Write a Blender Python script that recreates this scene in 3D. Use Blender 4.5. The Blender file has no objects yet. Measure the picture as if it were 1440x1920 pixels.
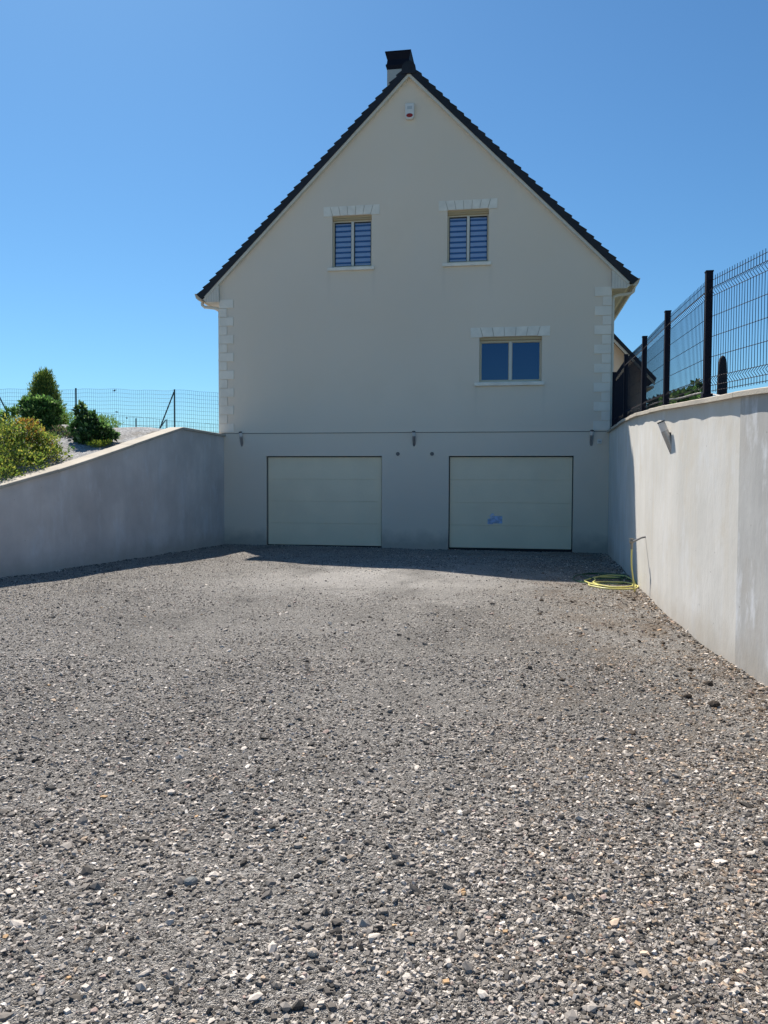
import bpy, bmesh, math, random
import numpy as np
from mathutils import Vector, Matrix, geometry
random.seed(7)
rng = np.random.default_rng(7)
scene = bpy.context.scene
C = scene.collection
R = math.radians

# ------------------------------------------------------------------ camera
CAM = Vector((6.6794, -17.5245, 1.4733))
YAW, PITCH, ROLL = 0.1609, -0.0409, 0.0039
cam_d = bpy.data.cameras.new('camera')
cam = bpy.data.objects.new('camera', cam_d)
C.objects.link(cam)
fwd = Vector((-math.sin(YAW) * math.cos(PITCH), math.cos(YAW) * math.cos(PITCH), math.sin(PITCH)))
right = Vector((math.cos(YAW), math.sin(YAW), 0))
up = right.cross(fwd)
r2 = right * math.cos(ROLL) + up * math.sin(ROLL)
u2 = -right * math.sin(ROLL) + up * math.cos(ROLL)
cam.matrix_world = Matrix(((r2.x, u2.x, -fwd.x, CAM.x), (r2.y, u2.y, -fwd.y, CAM.y), (r2.z, u2.z, -fwd.z, CAM.z), (0, 0, 0, 1)))
cam_d.sensor_fit = 'VERTICAL'
cam_d.sensor_height = 36
cam_d.lens = 1484.8 / 1920 * 36
cam_d.clip_start = 0.05
cam_d.clip_end = 3000
scene.camera = cam

# ------------------------------------------------------------------ light
SA, SB = 0.447, 0.693                      # sunlight runs (SA, -SB, -1)
sun_vec = Vector((-SA, SB, 1)).normalized()
elev = math.asin(sun_vec.z)
world = bpy.data.worlds.new('World')
scene.world = world
world.use_nodes = True
wn = world.node_tree
bg = wn.nodes['Background']
sky = wn.nodes.new('ShaderNodeTexSky')
sky.sky_type = 'NISHITA'
sky.sun_disc = False
sky.sun_elevation = elev
sky.sun_rotation = math.atan2(sun_vec.x, sun_vec.y)
sky.air_density = 1.0
sky.dust_density = 0.35
sky.ozone_density = 1.6
tint = wn.nodes.new('ShaderNodeMix'); tint.data_type = 'RGBA'; tint.blend_type = 'MULTIPLY'; tint.inputs[0].default_value = 1
tint.inputs[7].default_value = (.345, .59, .755, 1)
wn.links.new(sky.outputs[0], tint.inputs[6]); wn.links.new(tint.outputs[2], bg.inputs[0])
bg.inputs[1].default_value = 0.10
sl = bpy.data.lights.new('sun', 'SUN')
sl.energy = 4.6
sl.angle = R(0.53)
sl.color = (1.0, 0.93, 0.83)
so = bpy.data.objects.new('sun', sl)
C.objects.link(so)
so.rotation_euler = (-sun_vec).to_track_quat('-Z', 'Y').to_euler()
scene.view_settings.view_transform = 'Standard'
scene.view_settings.look = 'None'
scene.view_settings.exposure = 0.64
scene.view_settings.gamma = 1

# ------------------------------------------------------------------ helpers
def tag(o, label=None, cat=None, group=None, kind=None):
    if label: o['label'] = label
    if cat: o['category'] = cat
    if group: o['group'] = group
    if kind: o['kind'] = kind
    return o

def thing(name, label, cat, loc=(0, 0, 0), group=None):
    o = bpy.data.objects.new(name, None)
    C.objects.link(o)
    o.location = loc
    o.empty_display_size = 0.2
    return tag(o, label, cat, group)

def link(name, me, m, parent=None):
    o = bpy.data.objects.new(name, me)
    if m: me.materials.append(m)
    C.objects.link(o)
    if parent is not None:
        o.parent = parent
        o.matrix_parent_inverse = Matrix.Translation(-Vector(parent.location)) if parent.type == 'EMPTY' else Matrix.Identity(4)
    return o

class MB:
    def __init__(s): s.v = []; s.f = []
    def add(s, vs, fs):
        n = len(s.v)
        s.v += [tuple(v) for v in vs]
        s.f += [tuple(i + n for i in f) for f in fs]
        return s
    def box(s, a, b):
        x0, y0, z0 = a; x1, y1, z1 = b
        return s.add([(x0, y0, z0), (x1, y0, z0), (x1, y1, z0), (x0, y1, z0), (x0, y0, z1), (x1, y0, z1), (x1, y1, z1), (x0, y1, z1)],
                     [(0, 3, 2, 1), (4, 5, 6, 7), (0, 1, 5, 4), (1, 2, 6, 5), (2, 3, 7, 6), (3, 0, 4, 7)])
    def prism(s, poly, y0, y1):            # polygon in x,z extruded along y
        n = len(poly)
        vs = [(x, y0, z) for x, z in poly] + [(x, y1, z) for x, z in poly]
        fs = [tuple(range(n)), tuple(range(2 * n - 1, n - 1, -1))]
        fs += [(i, i + n, (i + 1) % n + n, (i + 1) % n) for i in range(n)]
        return s.add(vs, fs)
    def tube(s, pts, r, n=8, closed=False):
        pts = [Vector(p) for p in pts]
        rr = r if isinstance(r, (list, tuple)) else [r] * len(pts)
        rings = []
        prev = None
        for i, p in enumerate(pts):
            a = pts[max(i - 1, 0)]; b = pts[min(i + 1, len(pts) - 1)]
            t = (b - a).normalized() if (b - a).length > 1e-9 else Vector((0, 0, 1))
            ref = prev if prev is not None else (Vector((0, 1, 0)) if abs(t.y) < .9 else Vector((1, 0, 0)))
            u = (ref - t * ref.dot(t)).normalized(); w = t.cross(u); prev = u
            rings.append([p + (u * math.cos(2 * math.pi * k / n) + w * math.sin(2 * math.pi * k / n)) * rr[i] for k in range(n)])
        vs = [q for ring in rings for q in ring]
        fs = []
        for i in range(len(pts) - 1):
            for k in range(n):
                fs.append((i * n + k, i * n + (k + 1) % n, (i + 1) * n + (k + 1) % n, (i + 1) * n + k))
        fs.append(tuple(range(n - 1, -1, -1))); fs.append(tuple((len(pts) - 1) * n + k for k in range(n)))
        return s.add(vs, fs)
    def build(s, name, m, parent=None, bevel=0, smooth=False):
        me = bpy.data.meshes.new(name)
        me.from_pydata(s.v, [], s.f)
        bm = bmesh.new(); bm.from_mesh(me)
        bmesh.ops.recalc_face_normals(bm, faces=bm.faces)
        bm.to_mesh(me); bm.free()
        if smooth:
            me.polygons.foreach_set('use_smooth', [True] * len(me.polygons))
            me.set_sharp_from_angle(angle=R(40))
        o = link(name, me, m, parent)
        if bevel:
            b = o.modifiers.new('bevel', 'BEVEL'); b.width = bevel; b.segments = 2; b.limit_method = 'ANGLE'
        return o

# ------------------------------------------------------------------ materials
def mat(name, col, rough=0.8, bump=0.0, bscale=40, var=0.0, vscale=3.0, metal=0.0, spec=0.4, vcol2=None, stretch=None, detail=6):
    m = bpy.data.materials.new(name); m.use_nodes = True
    nt = m.node_tree; N = nt.nodes; L = nt.links
    p = N['Principled BSDF']
    p.inputs['Roughness'].default_value = rough
    p.inputs['Metallic'].default_value = metal
    p.inputs['Specular IOR Level'].default_value = spec
    p.inputs['Base Color'].default_value = (*col, 1)
    geo = N.new('ShaderNodeNewGeometry')
    src = geo.outputs['Position']
    if stretch:
        mp = N.new('ShaderNodeMapping'); mp.inputs['Scale'].default_value = stretch
        L.new(src, mp.inputs[0]); src = mp.outputs[0]
    if var:
        n = N.new('ShaderNodeTexNoise'); n.inputs['Scale'].default_value = vscale; n.inputs['Detail'].default_value = detail
        L.new(src, n.inputs['Vector'])
        cr = N.new('ShaderNodeValToRGB')
        c2 = vcol2 or tuple(min(1, c * (1 + var)) for c in col)
        cr.color_ramp.elements[0].position = .35; cr.color_ramp.elements[0].color = (*[c * (1 - var) for c in col], 1)
        cr.color_ramp.elements[1].position = .65; cr.color_ramp.elements[1].color = (*c2, 1)
        L.new(n.outputs['Fac'], cr.inputs[0]); L.new(cr.outputs[0], p.inputs['Base Color'])
    if bump:
        n = N.new('ShaderNodeTexNoise'); n.inputs['Scale'].default_value = bscale; n.inputs['Detail'].default_value = 6
        L.new(geo.outputs['Position'], n.inputs['Vector'])
        b = N.new('ShaderNodeBump'); b.inputs['Strength'].default_value = bump; b.inputs['Distance'].default_value = .01
        L.new(n.outputs['Fac'], b.inputs['Height']); L.new(b.outputs[0], p.inputs['Normal'])
    return m

def noise(N, L, src, scale, detail=5, stretch=None, rough=.55):
    if stretch:
        mp = N.new('ShaderNodeMapping'); mp.inputs['Scale'].default_value = stretch
        L.new(src, mp.inputs[0]); src = mp.outputs[0]
    n = N.new('ShaderNodeTexNoise'); n.inputs['Scale'].default_value = scale
    n.inputs['Detail'].default_value = detail; n.inputs['Roughness'].default_value = rough
    L.new(src, n.inputs['Vector'])
    return n.outputs['Fac']

def ramp(N, L, fac, stops):
    r = N.new('ShaderNodeValToRGB')
    e = r.color_ramp.elements
    e[0].position = stops[0][0]; e[0].color = (*stops[0][1], 1)
    e[1].position = stops[-1][0]; e[1].color = (*stops[-1][1], 1)
    for pos, c in stops[1:-1]:
        k = e.new(pos); k.color = (*c, 1)
    L.new(fac, r.inputs[0]); return r.outputs[0]

def mixc(N, L, fac, a, b, mode='MIX'):
    m = N.new('ShaderNodeMix'); m.data_type = 'RGBA'; m.blend_type = mode
    if isinstance(fac, (int, float)): m.inputs[0].default_value = fac
    else: L.new(fac, m.inputs[0])
    for i, c in ((6, a), (7, b)):
        if isinstance(c, tuple): m.inputs[i].default_value = (*c, 1)
        else: L.new(c, m.inputs[i])
    return m.outputs[2]

def maprange(N, L, v, a, b, c=0, d=1):
    m = N.new('ShaderNodeMapRange'); m.inputs[1].default_value = a; m.inputs[2].default_value = b
    m.inputs[3].default_value = c; m.inputs[4].default_value = d
    L.new(v, m.inputs[0]); return m.outputs[0]

def setup(name, rough=.85):
    m = bpy.data.materials.new(name); m.use_nodes = True
    nt = m.node_tree; N = nt.nodes; L = nt.links; p = N['Principled BSDF']
    p.inputs['Roughness'].default_value = rough; p.inputs['Specular IOR Level'].default_value = .3
    geo = N.new('ShaderNodeNewGeometry'); src = geo.outputs['Position']
    sep = N.new('ShaderNodeSeparateXYZ'); L.new(src, sep.inputs[0])
    return m, N, L, p, src, sep

def bump(N, L, p, h, strength, dist):
    b = N.new('ShaderNodeBump'); b.inputs['Strength'].default_value = strength; b.inputs['Distance'].default_value = dist
    L.new(h, b.inputs['Height']); L.new(b.outputs[0], p.inputs['Normal'])

# scratched cream render of the house
def render_mat():
    m, N, L, p, src, sep = setup('cream_render', .9)
    big = noise(N, L, src, .9, 4)
    col = ramp(N, L, big, [(.3, (.775, .665, .54)), (.7, (.82, .71, .585))])
    # faint run marks under the sill ends
    for sx, sz in ((2.56, 6.12), (3.585, 6.12), (5.14, 6.12), (6.16, 6.12), (7.32, 3.51), (5.86, 3.51)):
        a1 = N.new('ShaderNodeMath'); a1.operation = 'SUBTRACT'; L.new(sep.outputs[0], a1.inputs[0]); a1.inputs[1].default_value = sx
        a2 = N.new('ShaderNodeMath'); a2.operation = 'ABSOLUTE'; L.new(a1.outputs[0], a2.inputs[0])
        mx_ = maprange(N, L, a2.outputs[0], 0, .07, 1, 0); mz_ = maprange(N, L, sep.outputs[2], sz - .75, sz, 0, .13)
        up_ = N.new('ShaderNodeMath'); up_.operation = 'LESS_THAN'; L.new(sep.outputs[2], up_.inputs[0]); up_.inputs[1].default_value = sz
        m1 = N.new('ShaderNodeMath'); m1.operation = 'MULTIPLY'; L.new(mx_, m1.inputs[0]); L.new(mz_, m1.inputs[1])
        m2 = N.new('ShaderNodeMath'); m2.operation = 'MULTIPLY'; L.new(m1.outputs[0], m2.inputs[0]); L.new(up_.outputs[0], m2.inputs[1])
        col = mixc(N, L, m2.outputs[0], col, (.33, .30, .26))
    blot = noise(N, L, src, .45, 7, None, .6)
    col = mixc(N, L, maprange(N, L, blot, .42, .62, 0, .16), col, (.52, .49, .45))
    # splash dirt along the foot of the wall
    n2 = noise(N, L, src, 3.5, 5)
    ad = N.new('ShaderNodeMath'); ad.operation = 'MULTIPLY_ADD'; L.new(n2, ad.inputs[0]); ad.inputs[1].default_value = -.5
    L.new(sep.outputs[2], ad.inputs[2])
    low = maprange(N, L, ad.outputs[0], -.22, .12, .55, 0)
    col = mixc(N, L, low, col, (.27, .245, .215))
    L.new(col, p.inputs['Base Color'])
    bump(N, L, p, noise(N, L, src, 130, 3), .35, .006)
    return m

def concrete_mat(name, a, b, streak, stain, white=0.0, streak_amt=.5):
    m, N, L, p, src, sep = setup(name, .9)
    big = noise(N, L, src, 1.1, 6)
    col = ramp(N, L, big, [(.3, a), (.68, b)])
    st = noise(N, L, src, 1.0, 6, (3.4, 3.4, .6), .62)
    col = mixc(N, L, maprange(N, L, st, .46, .74, 0, streak_amt), col, streak)
    st2 = noise(N, L, src, 1.0, 4, (4.5, 4.5, .28))
    col = mixc(N, L, maprange(N, L, st2, .52, .75, 0, .5), col, stain)
    pt = noise(N, L, src, 1.0, 8, (1.9, 1.9, 1.3), .72)
    col = mixc(N, L, maprange(N, L, pt, .52, .66, 0, .6), col, stain)
    if white:
        w = noise(N, L, src, 1.0, 6, (3.2, 3.2, 1.3), .7)
        col = mixc(N, L, maprange(N, L, w, .54, .66, 0, white), col, (.74, .75, .77))
    # pin holes
    v = N.new('ShaderNodeTexVoronoi'); v.inputs['Scale'].default_value = 5.5; L.new(src, v.inputs['Vector'])
    col = mixc(N, L, maprange(N, L, v.outputs['Distance'], .03, .055, .55, 0), col, (.2, .19, .18))
    # soil splash at the foot
    n2 = noise(N, L, src, 4, 5)
    ad = N.new('ShaderNodeMath'); ad.operation = 'MULTIPLY_ADD'; L.new(n2, ad.inputs[0]); ad.inputs[1].default_value = -.5
    L.new(sep.outputs[2], ad.inputs[2])
    col = mixc(N, L, maprange(N, L, ad.outputs[0], -.2, .1, .5, 0), col, (.42, .37, .30))
    L.new(col, p.inputs['Base Color'])
    h = noise(N, L, src, 1.0, 7, (14, 14, 6), .6)
    bump(N, L, p, h, .3, .012)
    return m

M = {}
M['render'] = render_mat()
M['quoin'] = mat('pale_quoin_render', (.83, .765, .665), .9, .3, 90, .07, 2.2)
M['stone'] = mat('pale_stone_trim', (.84, .785, .69), .85, .3, 80, .08, 5)
M['groove'] = mat('joint_shadow_gap', (.16, .15, .14), .95)
M['joint'] = mat('mortar_joint', (.56, .51, .44), .95)
M['tile'] = mat('slate_black_tile', (.013, .013, .018), .55, .3, 60, .35, 4)
M['soffit'] = mat('cream_pvc', (.66, .60, .49), .5, 0, 1, .04, 2)
M['pvc'] = mat('white_cream_pvc', (.66, .63, .56), .42, 0, 1, .04, 3)
M['fascia'] = mat('cream_eave_cladding', (.66, .62, .54), .6, 0, 1, .05, 6)
M['frame'] = mat('beige_window_frame', (.60, .52, .38), .4)
M['box_beige'] = mat('beige_shutter_box', (.50, .40, .25), .45)
M['gutter'] = mat('sand_gutter', (.60, .50, .37), .4, 0, 1, .05, 4)
M['door'] = mat('beige_door_panel', (.87, .745, .545), .45, .25, 25, .035, 1.6, stretch=(1, 1, 1))
M['rubber'] = mat('black_rubber', (.012, .012, .014), .6)
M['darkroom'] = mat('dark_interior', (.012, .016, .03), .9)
M['blind'] = mat('blue_grey_blind_fabric', (.92, .94, .96), .9)
M['blind_dark'] = mat('sheer_blue_blind_fabric', (.10, .17, .28), .9)
M['steel'] = mat('brushed_steel', (.45, .45, .46), .32, .1, 90, .1, 20, metal=.9, stretch=(1, 1, 12))
M['diffuser'] = mat('frosted_diffuser', (.72, .70, .68), .35)
M['cap'] = mat('dark_lamp_cap', (.05, .05, .055), .4)
M['white_plastic'] = mat('white_plastic', (.72, .71, .68), .4)
M['red_lens'] = mat('red_strobe_lens', (.32, .03, .02), .2)
M['chimney'] = mat('grey_chimney_render', (.42, .43, .42), .9, .3, 60, .06, 3)
M['black_metal'] = mat('black_powder_coat', (.009, .010, .020), .6, .05, 60, spec=.15)
M['green_wire'] = mat('dark_green_wire', (.016, .055, .075), .45)
M['hose'] = mat('yellow_hose_pvc', (.70, .64, .20), .4)
M['shaded_hose'] = mat('hose_pvc_painted_shade', (.03, .11, .04), .45)  # shaded copy of the yellow hose, shade put into the dark green
M['pipe'] = mat('galvanised_pipe', (.22, .22, .23), .45, metal=.5)
M['brass'] = mat('brass_tap', (.30, .27, .22), .4, metal=.7)
M['sticker'] = mat('pale_blue_sticker', (.38, .50, .72), .6, 0, 1, .25, 14)
M['sticker_white'] = mat('torn_sticker_paper', (.52, .60, .76), .7, 0, 1, .2, 30)
M['coping'] = mat('sand_coping_stone', (.47, .42, .345), .85, .35, 60, .12, 2.2)
M['edging'] = mat('dark_timber_edging', (.022, .028, .024), .9, .3, 30, .3, 4)
M['cable'] = mat('white_cable_sheath', (.65, .63, .6), .5)
M['bark'] = mat('shrub_bark', (.10, .075, .05), .95, .4, 50, .3, 20)
M['darkcover'] = mat('dark_navy_cover', (.012, .014, .022), .85, .3, 40, .2, 6)
M['wallR'] = concrete_mat('pale_board_concrete', (.58, .56, .515), (.70, .675, .63), (.49, .475, .44), (.60, .545, .455), .35)
M['wallR2'] = concrete_mat('grey_board_concrete', (.43, .42, .40), (.55, .54, .515), (.36, .355, .345), (.44, .41, .37), .65)
M['wallL'] = concrete_mat('grey_poured_concrete', (.52, .485, .46), (.74, .69, .65), (.44, .42, .41), (.60, .54, .50), .35, .3)

def glass_mat():
    m = bpy.data.materials.new('blue_reflection_glass'); m.use_nodes = True
    nt = m.node_tree; N = nt.nodes; L = nt.links
    N.remove(N['Principled BSDF']); out = N['Material Output']
    tr = N.new('ShaderNodeBsdfTransparent'); tr.inputs[0].default_value = (.95, .98, 1, 1)
    gl = N.new('ShaderNodeBsdfGlossy'); gl.inputs['Roughness'].default_value = .02; gl.inputs['Color'].default_value = (.38, .62, 1, 1)  # blue gloss colour paints in the deep blue of the reflected sky
    lw = N.new('ShaderNodeFresnel'); lw.inputs['IOR'].default_value = 2.1
    mx = N.new('ShaderNodeMixShader')
    L.new(lw.outputs[0], mx.inputs[0]); L.new(tr.outputs[0], mx.inputs[1]); L.new(gl.outputs[0], mx.inputs[2])
    L.new(mx.outputs[0], out.inputs[0])
    return m
M['glass'] = glass_mat()

def leaf_mat(name, trans=.5, rough=.5):
    m = bpy.data.materials.new(name); m.use_nodes = True
    nt = m.node_tree; N = nt.nodes; L = nt.links; p = N['Principled BSDF']; out = N['Material Output']
    a = N.new('ShaderNodeAttribute'); a.attribute_name = 'tint'
    L.new(a.outputs['Color'], p.inputs['Base Color']); p.inputs['Roughness'].default_value = rough
    t = N.new('ShaderNodeBsdfTranslucent')
    L.new(a.outputs['Color'], t.inputs[0])
    mx = N.new('ShaderNodeMixShader'); mx.inputs[0].default_value = trans
    L.new(p.outputs[0], mx.inputs[1]); L.new(t.outputs[0], mx.inputs[2]); L.new(mx.outputs[0], out.inputs[0])
    return m
M['leaf'] = leaf_mat('leaf_surface')
def tint_mat(name, rough=.85, bumpy=True):
    m, N, L, p, src, sep = setup(name, rough)
    a = N.new('ShaderNodeAttribute'); a.attribute_name = 'tint'
    n = noise(N, L, src, 160, 3)
    c = mixc(N, L, maprange(N, L, n, .3, .7, 0, .35), a.outputs['Color'], (.09, .085, .08))
    L.new(c, p.inputs['Base Color'])
    return m
M['pebble'] = tint_mat('crushed_stone')

# ------------------------------------------------------------------ ground shape
def sm(t):
    t = np.clip(t, 0, 1); return t * t * (3 - 2 * t)
def h(x, y):
    x = np.asarray(x, float); y = np.asarray(y, float)
    r = sm(x / 8); z0 = -.04 - .05 * r; hu = .02 + .09 * r
    u = sm(-y / 5.5)
    z = z0 + (hu - z0) * u - hu * sm((-y - 7.5) / 5)
    z = z + .011 * np.sin(x * 2.3 + 2 * np.sin(y * .9)) * np.sin(y * 2.9 + x) * sm(-y / 2) + .012 * np.sin(x * 1.7 + .6 * y) * np.sin(y * 1.3) * sm(-y / 3) + .006 * np.sin(x * 4.1 + 1) * np.sin(y * 3.7 + x)
    return z
YR = [.4, -2.2, -4.2, -5.3, -6.6, -7.5, -8.7, -9.7, -10.55, -11.2, -11.6, -13, -15, -17, -19.5]
XR_ = [8.73, 8.56, 8.42, 8.35, 8.30, 8.265, 8.262, 8.285, 8.365, 8.44, 8.49, 8.75, 9.4, 10.5, 12.6]
ZRy = [.5, -3.2, -5.1, -6.9, -8.5, -9.5, -10.2, -11.5, -13, -15, -19.5]
ZR = [2.515, 2.42, 2.37, 2.307, 2.233, 2.183, 2.153, 2.106, 2.0, 1.75, 1.2]
YL = [0, -2.17, -3.8, -5.46, -6.33, -7.16, -9, -11, -13.6]
XL_ = [.09, -.03, -.145, -.365, -.484, -.62, -.95, -1.35, -1.95]
ZLy = [.0, -1.27, -2.13, -3, -3.79, -4.73, -5.43, -6.06, -6.63, -7.13, -9, -11, -13.6]
ZL = [2.455, 2.47, 2.485, 2.29, 2.105, 1.873, 1.703, 1.556, 1.436, 1.328, .91, .46, -.08]
def itp(y, ys, vs): return np.interp(-np.asarray(y, float), [-a for a in ys], vs)
def smooth_itp(y, ys, vs, w=.35):
    return sum(itp(np.asarray(y) + k * w / 2, ys, vs) for k in (-2, -1, 0, 1, 2)) / 5
def xr(y): return smooth_itp(y, YR, XR_, .5)
def zr(y): return smooth_itp(y, ZRy, ZR, .4)
def xl(y): return smooth_itp(y, YL, XL_, .4)
def zl(y): return smooth_itp(y, ZLy, ZL, .05)

def grid(name, xs, ys, zf, m):
    X, Y = np.meshgrid(xs, ys); Z = zf(X, Y)
    nv = len(xs); v = np.stack([X, Y, Z], -1).reshape(-1, 3)
    f = [(j * nv + i, j * nv + i + 1, (j + 1) * nv + i + 1, (j + 1) * nv + i) for j in range(len(ys) - 1) for i in range(nv - 1)]
    me = bpy.data.meshes.new(name); me.from_pydata(v.tolist(), [], f)
    me.polygons.foreach_set('use_smooth', [True] * len(me.polygons))
    return link(name, me, m)

def gravel_mat():
    m, N, L, p, src, sep = setup('crushed_gravel', .92)
    v = N.new('ShaderNodeTexVoronoi'); v.inputs['Scale'].default_value = 75; v.inputs['Randomness'].default_value = 1
    L.new(src, v.inputs['Vector'])
    cs = N.new('ShaderNodeSeparateColor'); L.new(v.outputs['Color'], cs.inputs[0])
    base = ramp(N, L, cs.outputs[0], [(0, (.07, .064, .057)), (.22, (.22, .203, .184)), (.55, (.44, .408, .372)), (.85, (.67, .625, .572)), (1, (.86, .81, .74))])
    v2 = N.new('ShaderNodeTexVoronoi'); v2.inputs['Scale'].default_value = 210; L.new(src, v2.inputs['Vector'])
    cs2 = N.new('ShaderNodeSeparateColor'); L.new(v2.outputs['Color'], cs2.inputs[0])
    fine = ramp(N, L, cs2.outputs[0], [(0, (.06, .055, .049)), (.45, (.32, .297, .270)), (.8, (.56, .522, .476)), (1, (.82, .77, .705))])
    col = mixc(N, L, maprange(N, L, noise(N, L, src, 9, 5), .40, .60, .15, .9), base, fine)
    # dusty pale areas, darker damp areas and brown soil by the right wall
    d = noise(N, L, src, .55, 5, (1, 1.9, 1))
    col = mixc(N, L, maprange(N, L, d, .5, .68, 0, .3), col, (.50, .47, .44))
    # pale compacted dust in front of the doors
    dist = N.new('ShaderNodeVectorMath'); dist.operation = 'DISTANCE'
    mp = N.new('ShaderNodeMapping'); mp.inputs['Scale'].default_value = (1, 1.15, 0); L.new(src, mp.inputs[0])
    L.new(mp.outputs[0], dist.inputs[0]); dist.inputs[1].default_value = (4.8, -6.5 * 1.15, 0)
    dn = N.new('ShaderNodeMath'); dn.operation = 'MULTIPLY_ADD'; L.new(noise(N, L, src, 1.6, 5), dn.inputs[0]); dn.inputs[1].default_value = 3.2; L.new(dist.outputs['Value'], dn.inputs[2])
    col = mixc(N, L, maprange(N, L, dn.outputs[0], 2.0, 4.4, .85, 0), col, (.72, .68, .63))
    dk = noise(N, L, src, .8, 6, (1.3, .8, 1), .6)
    col = mixc(N, L, maprange(N, L, dk, .50, .66, 0, .42), col, (.13, .122, .112))
    rx = maprange(N, L, sep.outputs[0], 6.2, 8.2, 0, 1)
    bn = noise(N, L, src, 1.7, 6, None, .65)
    mm = N.new('ShaderNodeMath'); mm.operation = 'MULTIPLY'; L.new(rx, mm.inputs[0]); L.new(maprange(N, L, bn, .45, .62, 0, .75), mm.inputs[1])
    col = mixc(N, L, mm.outputs[0], col, (.25, .18, .12))
    L.new(col, p.inputs['Base Color'])
    mu = N.new('ShaderNodeMath'); mu.operation = 'MULTIPLY_ADD'
    L.new(v.outputs['Distance'], mu.inputs[0]); mu.inputs[1].default_value = -1.0
    L.new(v2.outputs['Distance'], mu.inputs[2])
    bump(N, L, p, mu.outputs[0], 1.0, .02)
    return m
M['gravel'] = gravel_mat()

ys = np.concatenate([np.arange(.12, -18, -.12), np.arange(-18, -60, -1.5)])
xs = np.concatenate([np.arange(-14, -1, 1.0), np.arange(-1, 10, .12), np.arange(10, 30, 1.0)])
tag(grid('driveway', xs, ys, h, M['gravel']), kind='structure', label='grey crushed gravel driveway in front of the two garage doors', cat='driveway')
M['earth'] = mat('dry_earth', (.17, .15, .11), .95, .5, 20, .35, .3)
M['field'] = mat('dry_field', (.12, .13, .06), .95, .5, 6, .35, .05)
tag(grid('ground', np.linspace(-900, 900, 13), np.linspace(-900, 900, 13), lambda X, Y: X * 0 - .6, M['field']), kind='structure')

# garden bed behind the left wall
def bed_mat():
    m, N, L, p, src, sep = setup('pale_grit_bed', .95)
    v = N.new('ShaderNodeTexVoronoi'); v.inputs['Scale'].default_value = 38; L.new(src, v.inputs['Vector'])
    cs = N.new('ShaderNodeSeparateColor'); L.new(v.outputs['Color'], cs.inputs[0])
    c = ramp(N, L, cs.outputs[0], [(0, (.17, .17, .17)), (.5, (.31, .31, .31)), (1, (.52, .51, .50))])
    c = mixc(N, L, maprange(N, L, noise(N, L, src, 1.6, 6), .52, .66, 0, .8), c, (.20, .17, .13))
    L.new(c, p.inputs['Base Color'])
    bump(N, L, p, v.outputs['Distance'], .8, .02)
    return m
M['bed'] = bed_mat()
def bed(X, Y):
    yy = np.minimum(Y, 0)
    base = zl(np.maximum(yy, -13.4)) + .01
    base = np.where(Y < -13.4, -.1, base)
    d = np.clip(xl(np.maximum(yy, -13.4)) - .3 - X, 0, 4)
    z = base + .045 * d * sm((Y + 12) / 5) * (1 - sm(Y / 1.5)) + .03 * np.sin(X * 3.1 + Y) * np.sin(Y * 2.3 + .4 * X) * sm(d * 2)
    return z - sm((Y - 3) / 12) * .25 - sm((-X - 12) / 20) * .3
def side_sheet(name, yv, offs, fx, zf, m, sign):
    v = []; f = []
    for y in yv:
        for o in offs:
            x = fx(min(y, .0) if sign < 0 else y) + sign * o
            v.append((float(x), float(y), float(zf(np.array(float(x)), np.array(float(y))))))
    n = len(offs)
    for j in range(len(yv) - 1):
        for i in range(n - 1):
            q = (j * n + i, j * n + i + 1, (j + 1) * n + i + 1, (j + 1) * n + i)
            f.append(q if sign > 0 else q[::-1])
    me = bpy.data.meshes.new(name); me.from_pydata(v, [], f)
    me.polygons.foreach_set('use_smooth', [True] * len(f))
    return link(name, me, m)
offs = [.17, .3, .5, .75, 1, 1.3, 1.6, 2, 2.5, 3, 3.6, 4.4, 5.5, 7, 9, 12, 16, 22, 32, 60]
yv = np.concatenate([np.arange(-30, -13.5, 2), np.arange(-13.5, 3, .25), np.arange(3, 40, 3.)])
o = side_sheet('garden_ground', yv, offs, lambda y: float(xl(max(y, -13.5))), bed, M['bed'], -1)
tag(o, kind='structure')
def rterr(X, Y):
    yy = np.clip(Y, -19.4, .4)
    return zr(yy) + .0 - .1 * sm((X - 14) / 10) - (1.2 * sm((-Y - 19) / 6))
M['rsoil'] = mat('brown_garden_soil', (.16, .12, .08), .95, .6, 20, .35, 1.5, vcol2=(.16, .17, .07))
yv2 = np.concatenate([np.arange(-30, -19.5, 2), np.arange(-19.5, .5, .3), np.arange(.5, 40, 3.)])
o = side_sheet('embankment_ground', yv2, [.17, .4, .8, 1.4, 2.2, 4, 7, 12, 20, 35, 60], lambda y: float(xr(min(max(y, -19.4), .4))), rterr, M['rsoil'], 1)
tag(o, kind='structure')

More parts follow.
